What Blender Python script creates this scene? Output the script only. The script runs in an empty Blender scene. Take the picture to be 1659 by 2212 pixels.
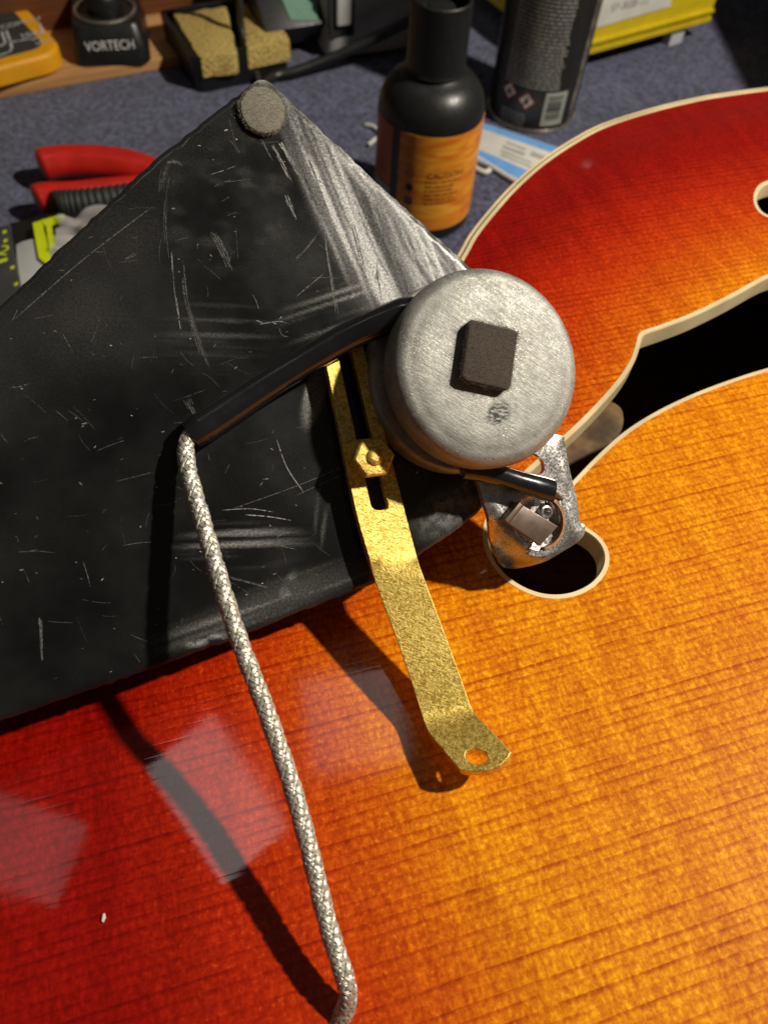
import bpy, bmesh, math, random
import numpy as np
from mathutils import Vector, Matrix
from mathutils.geometry import delaunay_2d_cdt

# ------------------------------------------------------------------ camera
# all lengths below are millimetres, S turns them into metres.
# z = 0 is the soundboard of the guitar, the camera hangs H above it.
S = 0.001
H = 112.0
FPX, CX, CY = 1671.0, 829.5, 1106.0            # focal length / centre of a 1659 x 2212 frame
CARPET = -85.0
_g = np.array([(730 - CX) / FPX, (2200 - CY) / FPX, 1.0]); _g /= np.linalg.norm(_g)
_X = np.array([1.0, 0, 0]) - _g[0] * _g; _X /= np.linalg.norm(_X)
_Y = np.cross(-_g, _X)
M = np.array([_X, _Y, -_g])
if np.linalg.det(M) < 0:
    M[1] *= -1
CAM = np.array([0, 0, H])

scene = bpy.context.scene
col = scene.collection
cam_d = bpy.data.cameras.new('camera')
cam = bpy.data.objects.new('camera', cam_d); col.objects.link(cam)
cam_d.sensor_fit = 'HORIZONTAL'; cam_d.sensor_width = 36.0
cam_d.lens = 36.0 * FPX / 1659.0
cam_d.clip_start = 0.005; cam_d.clip_end = 20
cam_d.dof.use_dof = True
cam_d.dof.focus_distance = 0.118
cam_d.dof.aperture_fstop = 36
_R = np.array([M[:, 0], -M[:, 1], -M[:, 2]]).T
mw = np.eye(4); mw[:3, :3] = _R; mw[:3, 3] = CAM * S
cam.matrix_world = Matrix(mw.tolist())
scene.camera = cam

# ------------------------------------------------------------------ light
world = bpy.data.worlds.new('World'); scene.world = world; world.use_nodes = True
wb = world.node_tree.nodes['Background']
wb.inputs[0].default_value = (1.0, 0.88, 0.74, 1); wb.inputs[1].default_value = 0.036

def area(name, pos, target, sx, sy, power, color, shape='RECTANGLE', roll=0.0):
    d = bpy.data.lights.new(name, 'AREA'); d.shape = shape; d.size = sx * S
    if shape in ('RECTANGLE', 'ELLIPSE'): d.size_y = sy * S
    d.energy = power; d.color = color
    o = bpy.data.objects.new(name, d); col.objects.link(o)
    o.location = Vector(pos) * S
    q = (Vector(target) - Vector(pos)).to_track_quat('-Z', 'Y')
    o.rotation_euler = (q @ Vector((0, 0, 1)).rotation_difference(Vector((0, 0, 1)))).to_euler()
    o.rotation_euler.rotate_axis('Z', roll)
    return o
# the work lamp: up on the right, hard-edged shadows to the left
area('work_lamp', (400, 120, 440), (10, 130, -10), 26, 26, 4.7, (1.0, 0.92, 0.79), 'DISK')
# panels of the ceiling luminaire, seen mirrored in the lacquer
def panel_for(px, py, dist, sx, sy, L, roll=0.0, color=(1, 0.95, 0.9), tilt=(0, 0)):
    p = pz(px, py, 0); v = p - CAM; v = v / np.linalg.norm(v)
    nrm = np.array([tilt[0], tilt[1], 1.0]); nrm /= np.linalg.norm(nrm)
    r = v - 2 * (v @ nrm) * nrm
    q = p + r * dist
    A = sx * sy * S * S
    area('ceiling_light_panel', q, p, sx, sy, L * math.pi * A, color, 'RECTANGLE', roll)

scene.view_settings.view_transform = 'Standard'
scene.view_settings.look = 'None'
scene.view_settings.exposure = 0.0
scene.view_settings.gamma = 1.0
scene.render.engine = 'CYCLES'
scene.cycles.use_denoising = True
scene.cycles.max_bounces = 8
scene.cycles.sample_clamp_indirect = 6.0

# ------------------------------------------------------------------ projection helpers
def dirw(px, py): return M @ np.array([(px - CX) / FPX, (py - CY) / FPX, 1.0])
def pd(px, py, d): return CAM + d * dirw(px, py)
def pz(px, py, z):
    d = dirw(px, py); return CAM + d * ((z - H) / d[2])
def nrm(v): v = np.asarray(v, float); return v / np.linalg.norm(v)
def smooth(e0, e1, x):
    t = np.clip((x - e0) / (e1 - e0), 0, 1); return t * t * (3 - 2 * t)

panel_for(455, 1655, 1500, 150, 240, 2.3, 0.15)
panel_for(745, 1500, 1500, 190, 170, 1.3, 0.15)
panel_for(45, 1760, 1500, 130, 170, 0.8, 0.25)

# ------------------------------------------------------------------ material helpers
class NT:
    def __init__(s, name):
        s.m = bpy.data.materials.new(name); s.m.use_nodes = True
        s.t = s.m.node_tree; s.b = s.t.nodes['Principled BSDF']; s.out = s.t.nodes['Material Output']
        s.tc = s.t.nodes.new('ShaderNodeTexCoord'); s.obj = s.tc.outputs['Object']
    def n(s, ty, **k):
        x = s.t.nodes.new(ty)
        for a, v in k.items(): setattr(x, a, v)
        return x
    def put(s, sock, v):
        if isinstance(v, bpy.types.NodeSocket): s.t.links.new(v, sock)
        elif v is not None: sock.default_value = v
    def math(s, op, a, b=None, c=None, clamp=False):
        x = s.n('ShaderNodeMath', operation=op, use_clamp=clamp)
        s.put(x.inputs[0], a); s.put(x.inputs[1], b); s.put(x.inputs[2], c); return x.outputs[0]
    def vec(s, op, a, b=None):
        x = s.n('ShaderNodeVectorMath', operation=op); s.put(x.inputs[0], a); s.put(x.inputs[1], b)
        return x.outputs['Value'] if op in ('DOT_PRODUCT', 'LENGTH') else x.outputs[0]
    def mapping(s, v=None, loc=(0, 0, 0), rot=(0, 0, 0), sc=(1, 1, 1)):
        x = s.n('ShaderNodeMapping'); s.put(x.inputs[0], v if v is not None else s.obj)
        x.inputs[1].default_value = loc; x.inputs[2].default_value = rot; x.inputs[3].default_value = sc
        return x.outputs[0]
    def noise(s, v=None, scale=5.0, detail=3.0, rough=0.55, dist=0.0):
        x = s.n('ShaderNodeTexNoise'); s.put(x.inputs['Vector'], v if v is not None else s.obj)
        x.inputs['Scale'].default_value = scale; x.inputs['Detail'].default_value = detail
        x.inputs['Roughness'].default_value = rough; x.inputs['Distortion'].default_value = dist
        return x.outputs['Fac']
    def vor(s, v=None, scale=5.0, feature='F1', out='Distance', rnd=1.0):
        x = s.n('ShaderNodeTexVoronoi', feature=feature); s.put(x.inputs['Vector'], v if v is not None else s.obj)
        x.inputs['Scale'].default_value = scale; x.inputs['Randomness'].default_value = rnd
        return x.outputs[out]
    def mr(s, v, a, b, c=0.0, d=1.0, smooth_=True):
        x = s.n('ShaderNodeMapRange', interpolation_type='SMOOTHSTEP' if smooth_ else 'LINEAR')
        s.put(x.inputs[0], v)
        for i, q in enumerate((a, b, c, d)): s.put(x.inputs[1 + i], q)
        return x.outputs[0]
    def mix(s, f, a, b, blend='MIX'):
        x = s.n('ShaderNodeMix', data_type='RGBA', blend_type=blend)
        s.put(x.inputs[0], f)
        s.put(x.inputs[6], (*a, 1) if isinstance(a, tuple) and len(a) == 3 else a)
        s.put(x.inputs[7], (*b, 1) if isinstance(b, tuple) and len(b) == 3 else b)
        return x.outputs[2]
    def bump(s, h, strength=0.3, dist=0.0002):
        x = s.n('ShaderNodeBump'); x.inputs['Strength'].default_value = strength
        x.inputs['Distance'].default_value = dist; s.put(x.inputs['Height'], h); return x.outputs[0]
    def set(s, **k):
        names = dict(color='Base Color', rough='Roughness', metal='Metallic', normal='Normal', coat='Coat Weight',
                     coat_rough='Coat Roughness', coat_normal='Coat Normal', spec='Specular IOR Level', alpha='Alpha',
                     trans='Transmission Weight', ior='IOR', sheen='Sheen Weight', aniso='Anisotropic')
        for a, v in k.items():
            if isinstance(v, tuple) and len(v) == 3: v = (*v, 1)
            s.put(s.b.inputs[names[a]], v)
        return s.m

def simple(name, color, rough=0.5, metal=0.0, var=0.15, nscale=900, bump=0.15, spec=0.5, coat=0.0):
    t = NT(name)
    n1 = t.noise(scale=nscale, detail=4); n2 = t.noise(scale=nscale * 0.13, detail=3)
    dark = tuple(c * (1 - 1.6 * var) for c in color); lite = tuple(min(1, c * (1 + var)) for c in color)
    c = t.mix(t.mr(n2, 0.3, 0.7), dark, lite)
    r = t.mr(n1, 0.25, 0.75, max(0.03, rough - 0.08), min(1, rough + 0.1))
    return t.set(color=c, rough=r, metal=metal, normal=t.bump(n1, bump, 0.00012), spec=spec, coat=coat, coat_rough=0.08)

# ------------------------------------------------------------------ mesh helpers
class Root:
    """an Empty at a thing's base; frame = 4x4 in millimetres"""
    def __init__(s, name, origin, label, cat, group=None, axes=None, kind=None):
        s.F = np.eye(4)
        if axes is not None: s.F[:3, :3] = np.array(axes).T
        s.F[:3, 3] = origin
        s.inv = np.linalg.inv(s.F)
        s.o = bpy.data.objects.new(name, None); col.objects.link(s.o)
        s.o.empty_display_size = 0.01
        m = s.F.copy(); m[:3, 3] *= S
        s.o.matrix_world = Matrix(m.tolist())
        s.o['label'] = label; s.o['category'] = cat
        if group: s.o['group'] = group
        if kind: s.o['kind'] = kind
    def loc(s, p):
        p = np.asarray(p, float).reshape(-1, 3); return p @ s.inv[:3, :3].T + s.inv[:3, 3]
    def wld(s, p):
        p = np.asarray(p, float).reshape(-1, 3); return p @ s.F[:3, :3].T + s.F[:3, 3]

def obj(name, V, F, mat, root=None, parent=None, smooth_angle=40, local=False, attr=None):
    V = np.asarray(V, float).reshape(-1, 3)
    if root is not None and not local: V = root.loc(V)
    me = bpy.data.meshes.new(name)
    me.from_pydata((V * S).tolist(), [], [list(map(int, f)) for f in F]); me.update()
    bm = bmesh.new(); bm.from_mesh(me); bmesh.ops.recalc_face_normals(bm, faces=bm.faces); bm.to_mesh(me); bm.free()
    if attr:
        for k, a in attr.items():
            at = me.attributes.new(k, 'FLOAT', 'POINT'); at.data.foreach_set('value', np.asarray(a, np.float32))
    if smooth_angle:
        me.polygons.foreach_set('use_smooth', [True] * len(me.polygons))
        me.set_sharp_from_angle(angle=math.radians(smooth_angle))
    if mat: me.materials.append(mat)
    o = bpy.data.objects.new(name, me); col.objects.link(o)
    p = parent if parent is not None else (root.o if root is not None else None)
    if p is not None: o.parent = p
    return o

def tag(o, label, cat=None, group=None, kind=None):
    if label: o['label'] = label
    if cat: o['category'] = cat
    if group: o['group'] = group
    if kind: o['kind'] = kind
    return o

def merge(*parts):
    V = []; F = []; k = 0
    for v, f in parts:
        v = np.asarray(v, float).reshape(-1, 3); V.append(v); F += [[i + k for i in q] for q in f]; k += len(v)
    return np.vstack(V), F

def catmull(pts, n=8, closed=False):
    P = [np.asarray(p, float) for p in pts]; out = []; N = len(P)
    rng = range(N) if closed else range(N - 1)
    for i in rng:
        if closed: a, b, c, d = P[i - 1], P[i], P[(i + 1) % N], P[(i + 2) % N]
        else: a, b, c, d = P[max(i - 1, 0)], P[i], P[i + 1], P[min(i + 2, N - 1)]
        for k in range(n):
            t = k / n
            out.append(0.5 * (2 * b + (c - a) * t + (2 * a - 5 * b + 4 * c - d) * t * t + (3 * b - a - 3 * c + d) * t ** 3))
    if not closed: out.append(P[-1])
    return np.array(out)

def resample(p, step):
    p = np.asarray(p); d = np.r_[0, np.cumsum(np.linalg.norm(np.diff(p, axis=0), axis=1))]
    n = max(2, int(round(d[-1] / step))); s = np.linspace(0, d[-1], n + 1)
    return np.array([np.interp(s, d, p[:, k]) for k in range(p.shape[1])]).T

def frames(p):
    T = np.gradient(p, axis=0); T /= np.linalg.norm(T, axis=1)[:, None]
    ref = np.array([0, 0, 1.0]) if abs(T[0][2]) < 0.9 else np.array([1.0, 0, 0])
    U = nrm(ref - (ref @ T[0]) * T[0]); Us = [U]
    for i in range(1, len(p)):
        U = Us[-1] - (Us[-1] @ T[i]) * T[i]; Us.append(nrm(U))
    Us = np.array(Us); return T, Us, np.cross(T, Us)

def tube(p, r, seg=12, flat=1.0, cap=True, up=None):
    """round (or flattened) tube; r scalar, list or function of 0..1; up fixes the short axis"""
    p = np.asarray(p, float); n = len(p); T, U, W = frames(p)
    if up is not None:
        U = np.array([nrm(np.asarray(up) - (np.asarray(up) @ t) * t) for t in T]); W = np.cross(T, U)
    rr = np.array([r(i / (n - 1)) for i in range(n)]) if callable(r) else np.interp(np.linspace(0, 1, n), np.linspace(0, 1, len(np.atleast_1d(r))), np.atleast_1d(r))
    V = []
    for i in range(n):
        for k in range(seg):
            a = 2 * math.pi * k / seg
            V.append(p[i] + rr[i] * (math.cos(a) * W[i] + flat * math.sin(a) * U[i]))
    F = [[i * seg + k, i * seg + (k + 1) % seg, (i + 1) * seg + (k + 1) % seg, (i + 1) * seg + k] for i in range(n - 1) for k in range(seg)]
    if cap:
        F.append(list(range(seg))[::-1]); F.append([(n - 1) * seg + k for k in range(seg)])
    return np.array(V), F

def lathe(prof, seg=64, axes=None, origin=(0, 0, 0), closed=False):
    """prof = [(r, h)...]; axes = (x, y, axis)"""
    A = np.eye(3) if axes is None else np.array(axes); O = np.asarray(origin, float)
    V = []; n = len(prof)
    for r, h in prof:
        for k in range(seg):
            a = 2 * math.pi * k / seg
            V.append(O + r * math.cos(a) * A[0] + r * math.sin(a) * A[1] + h * A[2])
    F = [[i * seg + k, i * seg + (k + 1) % seg, (i + 1) * seg + (k + 1) % seg, (i + 1) * seg + k] for i in range(n - 1) for k in range(seg)]
    if closed:
        F += [[(n - 1) * seg + k, (n - 1) * seg + (k + 1) % seg, (k + 1) % seg, k] for k in range(seg)]
    else:
        F.append(list(range(seg))[::-1]); F.append([(n - 1) * seg + k for k in range(seg)])
    return np.array(V), F

def area2(p):
    x, y = np.asarray(p)[:, 0], np.asarray(p)[:, 1]
    return 0.5 * np.sum(x * np.roll(y, -1) - np.roll(x, -1) * y)
def ccw(p): p = np.asarray(p, float); return p if area2(p) > 0 else p[::-1]

def offset_loop(p, d):
    """closed CCW loop in 2-D moved inwards by d"""
    p = np.asarray(p, float); a = p - np.roll(p, 1, 0); b = np.roll(p, -1, 0) - p
    na = np.c_[-a[:, 1], a[:, 0]] / (np.linalg.norm(a, axis=1)[:, None] + 1e-9)
    nb = np.c_[-b[:, 1], b[:, 0]] / (np.linalg.norm(b, axis=1)[:, None] + 1e-9)
    m = na + nb; L = np.linalg.norm(m, axis=1)[:, None]; m = m / np.maximum(L, 1e-6)
    c = np.maximum((m * na).sum(1)[:, None], 0.5)
    return p + m * d / c

def prism(loop, h0, h1, bev=0.0, axes=None, origin=(0, 0, 0), nb=2):
    """bevelled plate from a 2-D loop, top edge rounded by bev"""
    A = np.eye(3) if axes is None else np.array(axes); O = np.asarray(origin, float)
    L = ccw(loop); n = len(L); rings = [(L, h0)]
    if bev > 0:
        for k in range(nb + 1):
            a = math.pi / 2 * k / nb
            rings.append((offset_loop(L, bev * (1 - math.cos(a))), h1 - bev + bev * math.sin(a)))
    else: rings.append((L, h1))
    V = [O + q[0] * A[0] + q[1] * A[1] + h * A[2] for R_, h in rings for q in R_]
    F = [[i * n + k, i * n + (k + 1) % n, (i + 1) * n + (k + 1) % n, (i + 1) * n + k] for i in range(len(rings) - 1) for k in range(n)]
    F.append(list(range(n))[::-1]); F.append([(len(rings) - 1) * n + k for k in range(n)])
    return np.array(V), F

def rrect(w, h, r, seg=5, c=(0, 0)):
    out = []
    for cx, cy, a0 in ((w / 2 - r, h / 2 - r, 0), (-w / 2 + r, h / 2 - r, 90), (-w / 2 + r, -h / 2 + r, 180), (w / 2 - r, -h / 2 + r, 270)):
        for k in range(seg + 1):
            a = math.radians(a0 + 90 * k / seg); out.append((c[0] + cx + r * math.cos(a), c[1] + cy + r * math.sin(a)))
    return np.array(out)

def cdt(loops, grid_pts):
    """triangulate outer loop minus holes with extra inner points; returns 2-D points, tris"""
    pts = []; edges = []
    for L in loops:
        k = len(pts); n = len(L); pts += [Vector((float(a), float(b))) for a, b in L]
        edges += [(k + i, k + (i + 1) % n) for i in range(n)]
    pts += [Vector((float(a), float(b))) for a, b in grid_pts]
    v, e, f, *_ = delaunay_2d_cdt(pts, edges, [], 0, 1e-7)
    V = np.array([(q.x, q.y) for q in v]); F = np.array([list(t) for t in f if len(t) == 3])
    c = V[F].mean(1)
    keep = inside(c, loops[0])
    for h in loops[1:]: keep &= ~inside(c, h)
    return V, F[keep]

def inside(p, L):
    L = np.asarray(L); x, y = p[:, 0], p[:, 1]; r = np.zeros(len(p), bool); j = len(L) - 1
    for i in range(len(L)):
        xi, yi = L[i]; xj, yj = L[j]
        c = ((yi > y) != (yj > y)) & (x < (xj - xi) * (y - yi) / (yj - yi + 1e-12) + xi); r ^= c; j = i
    return r

def seg_dist(p, L, closed=False):
    L = np.asarray(L, float); p = np.asarray(p, float); best = np.full(len(p), 1e9); side = np.zeros(len(p))
    N = len(L) if closed else len(L) - 1
    for i in range(N):
        a = L[i]; b = L[(i + 1) % len(L)]; ab = b - a; t = np.clip(((p - a) @ ab) / (ab @ ab + 1e-12), 0, 1)
        q = a + t[:, None] * ab; d = np.linalg.norm(p - q, axis=1)
        s = ab[0] * (p[:, 1] - a[1]) - ab[1] * (p[:, 0] - a[0])
        m = d < best; best[m] = d[m]; side[m] = np.sign(s[m])
    return best, side

def sheet(V2, T, fmap, thick):
    """2-D triangulation mapped to 3-D by fmap -> (pts, normals), given thickness below"""
    P, N = fmap(V2); n = len(V2)
    V = np.vstack([P, P - N * thick]); F = [list(t) for t in T] + [[a + n, c + n, b + n] for a, b, c in T]
    cnt = {}
    for t in T:
        for k in range(3):
            e = (t[k], t[(k + 1) % 3]); cnt[e] = 1
    for a, b in list(cnt):
        if (b, a) not in cnt: F.append([a, a + n, b + n, b])
    return V, F

def text_mesh(s, size):
    cu = bpy.data.curves.new('t', 'FONT'); cu.body = s; cu.size = size; cu.align_x = 'LEFT'; cu.resolution_u = 3
    o = bpy.data.objects.new('t', cu); col.objects.link(o)
    me = bpy.data.meshes.new_from_object(o.evaluated_get(bpy.context.evaluated_depsgraph_get()))
    V = np.array([v.co[:] for v in me.vertices]).reshape(-1, 3); F = [list(p.vertices) for p in me.polygons]
    bpy.data.objects.remove(o); bpy.data.curves.remove(cu); bpy.data.meshes.remove(me)
    return V, F

def box(cx, cy, cz, sx, sy, sz, axes=None, origin=(0, 0, 0)):
    return prism(np.array([(-sx / 2 + cx, -sy / 2 + cy), (sx / 2 + cx, -sy / 2 + cy), (sx / 2 + cx, sy / 2 + cy), (-sx / 2 + cx, sy / 2 + cy)]),
                 cz - sz / 2, cz + sz / 2, 0, axes, origin)

# ------------------------------------------------------------------ materials
def mat_wood():
    t = NT('sunburst_spruce')
    a, b = pz(810, 1950, 0), pz(1400, 1757, 0)
    ang = math.atan2(b[1] - a[1], b[0] - a[0])
    v = t.mapping(rot=(0, 0, -ang))
    sp = t.n('ShaderNodeSeparateXYZ'); t.put(sp.inputs[0], v)
    wob = t.noise(t.mapping(v, sc=(10, 60, 10)), 1.0, 3)
    drift = t.noise(t.mapping(v, sc=(6, 120, 6)), 1.0, 2)
    y = t.math('ADD', t.math('MULTIPLY', sp.outputs[1], 1 / 0.00150), t.math('ADD', t.math('MULTIPLY', wob, 1.2), t.math('MULTIPLY', drift, 0.9)))
    fr = t.math('FRACT', y); fl = t.math('FLOOR', y)
    wn = t.n('ShaderNodeTexWhiteNoise', noise_dimensions='1D'); t.put(wn.inputs['W'], fl)
    line = t.math('MULTIPLY', t.mr(fr, 0.45, 0.88), t.mr(fr, 1.0, 0.92))
    broken = t.mr(t.noise(t.mapping(v, sc=(160, 900, 1)), 1.0, 3), 0.3, 0.6, 0.35, 1.0)
    line = t.math('MULTIPLY', t.math('MULTIPLY', line, broken), t.math('MULTIPLY_ADD', wn.outputs['Value'], 0.7, 0.3))
    # silk running across the grain, short bright flecks
    silk = t.noise(t.mapping(v, sc=(1500, 520, 1)), 1.0, 4, 0.65)
    silk2 = t.noise(t.mapping(v, sc=(260, 45, 1), rot=(0, 0, 0.05)), 1.0, 4, 0.65, 0.5)
    fleck = t.noise(t.mapping(v, sc=(1300, 1500, 1)), 1.0, 3, 0.7)
    at = t.n('ShaderNodeAttribute', attribute_name='burst')
    bn = t.math('ADD', at.outputs['Fac'], t.math('MULTIPLY', t.math('SUBTRACT', t.noise(t.mapping(v, sc=(30, 160, 1)), 1.0, 4), 0.5), 0.10))
    cr = t.n('ShaderNodeValToRGB'); t.put(cr.inputs[0], bn)
    e = cr.color_ramp.elements
    e[0].position = 0.0; e[0].color = (0.28, 0.0045, 0.0013, 1)
    e[1].position = 1.0; e[1].color = (0.76, 0.255, 0.0035, 1)
    for p, c in ((0.3, (0.42, 0.018, 0.002)), (0.52, (0.52, 0.045, 0.002)), (0.76, (0.62, 0.115, 0.003))):
        x = e.new(p); x.color = (*c, 1)
    base = cr.outputs[0]
    mul = t.math('MULTIPLY', t.mr(silk, 0.3, 0.72, 0.76, 1.22), t.mr(silk2, 0.3, 0.7, 0.82, 1.14))
    mul = t.math('MULTIPLY', mul, t.mr(fleck, 0.35, 0.75, 0.80, 1.28))
    mul = t.math('MULTIPLY', mul, t.mr(line, 0, 1, 1.05, 0.50, False))
    cx_ = t.n('ShaderNodeCombineXYZ'); t.put(cx_.inputs[0], t.math('POWER', mul, 0.75)); t.put(cx_.inputs[1], t.math('POWER', mul, 1.45)); t.put(cx_.inputs[2], t.math('POWER', mul, 1.8))
    c = t.n('ShaderNodeVectorMath', operation='MULTIPLY'); t.put(c.inputs[0], base); t.put(c.inputs[1], cx_.outputs[0])
    # bright specks are slightly yellower
    c2 = t.mix(t.math('MULTIPLY', t.mr(fleck, 0.60, 0.74), t.math('MULTIPLY', at.outputs['Fac'], 0.4)), c.outputs[0], (0.95, 0.45, 0.04))
    smudge = t.noise(scale=45, detail=5, rough=0.6)
    wav = t.noise(scale=16, detail=1)
    cn = t.bump(t.math('ADD', t.math('MULTIPLY', wav, 3.0), t.math('MULTIPLY', line, -0.03)), 0.10, 0.0004)
    return t.set(color=c2, rough=0.42, coat=1.0, coat_rough=t.mr(smudge, 0.40, 0.75, 0.02, 0.09), normal=t.bump(silk, 0.25, 0.0001),
                 coat_normal=cn, spec=0.06)
M_wood = mat_wood()
M_cream = simple('aged_cream_binding', (0.80, 0.64, 0.37), 0.35, var=0.12, nscale=500, bump=0.05, coat=0.3)
M_blackline = simple('black_purfling', (0.02, 0.018, 0.015), 0.4, bump=0.05)
M_side = simple('red_stained_side', (0.22, 0.012, 0.004), 0.25, var=0.2, nscale=300, bump=0.05, coat=0.8)
def mat_inner():
    t = NT('bare_inside_wood'); v = t.mapping(sc=(30, 300, 30))
    n1 = t.noise(v, 1.0, 5); sp = t.vor(scale=220, out='Distance')
    c = t.mix(t.mr(n1, 0.3, 0.7), (0.26, 0.16, 0.07), (0.42, 0.28, 0.14))
    c = t.mix(t.math('MULTIPLY', t.mr(t.noise(scale=180, detail=4), 0.55, 0.68), 0.8), c, (0.10, 0.06, 0.03))
    return t.set(color=c, rough=0.8, normal=t.bump(n1, 0.3, 0.0004))
M_inner = mat_inner()

def mat_carpet():
    t = NT('navy_carpet')
    n0 = t.noise(scale=420, detail=4, rough=0.7); n1 = t.noise(scale=1300, detail=3, rough=0.7); n2 = t.noise(scale=60, detail=4)
    f = t.math('ADD', t.math('MULTIPLY', n0, 0.6), t.math('MULTIPLY', n1, 0.4))
    c = t.mix(t.mr(f, 0.38, 0.62), (0.012, 0.013, 0.028), (0.14, 0.15, 0.27))
    c = t.mix(t.mr(n2, 0.35, 0.7, 0.0, 0.35), c, (0.022, 0.024, 0.04))
    return t.set(color=c, rough=0.95, spec=0.1, sheen=0.25, normal=t.bump(f, 0.9, 0.0016))
M_carpet = mat_carpet()

# ------------------------------------------------------------------ carpet
V, F = [], []
nx, ny = 120, 110
rng = np.random.RandomState(3)
gx_, gy_ = np.meshgrid(np.linspace(-1500, 1500, nx), np.linspace(-900, 2200, ny))
V = np.c_[gx_.ravel(), gy_.ravel(), np.full(nx * ny, CARPET)]
F = [[j * nx + i, j * nx + i + 1, (j + 1) * nx + i + 1, (j + 1) * nx + i] for j in range(ny - 1) for i in range(nx - 1)]
o = obj('carpet', V, F, M_carpet); tag(o, 'dark navy carpet covering the workbench', None, None, 'structure')

# ------------------------------------------------------------------ guitar
vis_edge = [(1900, 168), (1780, 172), (1659, 185), (1580, 195), (1500, 208), (1400, 232), (1300, 264), (1230, 300), (1160, 347), (1100, 400), (1050, 455), (1010, 506), (985, 550)]
edge_xy = np.array([pz(a, b, -2.0)[:2] for a, b in vis_edge])
e_end = edge_xy[-1]
hidden = [e_end + np.array(q) for q in ((-10, -22), (-28, -44), (-62, -60), (-120, -70), (-230, -66))]
left = np.array([(e_end[0] - 330, e_end[1] - 60), (e_end[0] - 400, e_end[1] - 190), (e_end[0] - 330, e_end[1] - 360)])
right = np.array([(edge_xy[0][0] + 90, edge_xy[0][1] - 18), (edge_xy[0][0] + 150, edge_xy[0][1] - 110), (edge_xy[0][0] + 140, edge_xy[0][1] - 260), (edge_xy[0][0] + 30, edge_xy[0][1] - 420)])
ctrl = np.vstack([edge_xy, hidden, left, [(e_end[0] - 120, e_end[1] - 430)], right[::-1]])
outline = ccw(resample(np.vstack([catmull(ctrl, 10, True), ctrl[:1]]), 2.0)[:-1])
def top_z(xy):
    d, _ = seg_dist(xy, outline, True)
    return -2.0 + 2.2 * smooth(2, 22, d) + 3.2 * smooth(25, 190, d)
def top_at(px, py):
    z = 0.0
    for _ in range(4): p = pz(px, py, z); z = float(top_z(p[None, :2])[0])
    return np.array([p[0], p[1], z])
f_px = [(1659, 598), (1580, 641), (1500, 680), (1440, 703), (1402, 716), (1390, 721), (1385, 728), (1382, 742), (1370, 778), (1345, 818), (1308, 862), (1260, 912), (1205, 963),
        (1150, 1013), (1105, 1053), (1073, 1090), (1057, 1125), (1052, 1162), (1063, 1202), (1090, 1240), (1132, 1269), (1180, 1284), (1230, 1282), (1275, 1262),
        (1302, 1229), (1306, 1195), (1290, 1166), (1262, 1146), (1230, 1134), (1204, 1120), (1194, 1100), (1205, 1073), (1235, 1042), (1290, 985), (1350, 932),
        (1420, 888), (1500, 850), (1580, 820), (1659, 795), (1760, 768), (1830, 735), (1850, 690), (1800, 610), (1740, 590), (1700, 590)]
f_loop = ccw(resample(np.vstack([catmull([top_at(*q)[:2] for q in f_px], 5, True), top_at(*f_px[0])[None, :2]]), 0.8)[:-1])
e_px = [(1634, 430), (1640, 408), (1657, 395), (1690, 388), (1725, 395), (1742, 425), (1730, 455), (1695, 470), (1657, 464), (1640, 450)]
e_loop = ccw(resample(np.vstack([catmull([top_at(*q)[:2] for q in e_px], 5, True), top_at(*e_px[0])[None, :2]]), 0.8)[:-1])

guitar = Root('archtop_guitar', (100, 0, CARPET), 'red and amber sunburst archtop guitar with cream bound f-hole lying on the carpet', 'guitar')
BW = 2.3
top_out = offset_loop(outline, BW)
holes = [offset_loop(l, -0.75) for l in (f_loop, e_loop)]
g = np.array([(x, y) for x in np.arange(outline[:, 0].min(), outline[:, 0].max(), 3.0) for y in np.arange(outline[:, 1].min(), outline[:, 1].max(), 3.0)])
g = g + rng.uniform(-0.4, 0.4, g.shape)
ok = inside(g, offset_loop(top_out, 1.5))
for h in holes: ok &= ~inside(g, offset_loop(h, -1.2))
V2, T = cdt([top_out] + holes, g[ok])
burst_px = [(1760, 425), (1659, 440), (1500, 490), (1360, 575), (1230, 690), (1150, 820), (1040, 900), (900, 1010), (740, 1130), (600, 1290), (560, 1420), (585, 1600), (625, 1780), (670, 1960), (740, 2150), (820, 2400), (900, 2600)]
burst_l = catmull([pz(a, b, 0)[:2] for a, b in burst_px], 4)
def fmap_top(V2):
    z = top_z(V2); e = 0.5
    zx = (top_z(V2 + [e, 0]) - z) / e; zy = (top_z(V2 + [0, e]) - z) / e
    N = np.c_[-zx, -zy, np.ones(len(z))]; N /= np.linalg.norm(N, axis=1)[:, None]
    return np.c_[V2, z], N
V, F = sheet(V2, T, fmap_top, 4.0)
bd, bs = seg_dist(V2, burst_l)
sd = bd * bs
if sd[np.argmin(np.linalg.norm(V2 - pz(1300, 1800, 0)[:2], axis=1))] < 0: sd = -sd
burst = np.clip(0.5 + sd / 46.0, 0, 1)
V_burst = np.r_[burst, burst]
o = obj('soundboard', V, F, M_wood, guitar, smooth_angle=35, attr={'burst': V_burst})
M_in_slot = M_inner
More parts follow.
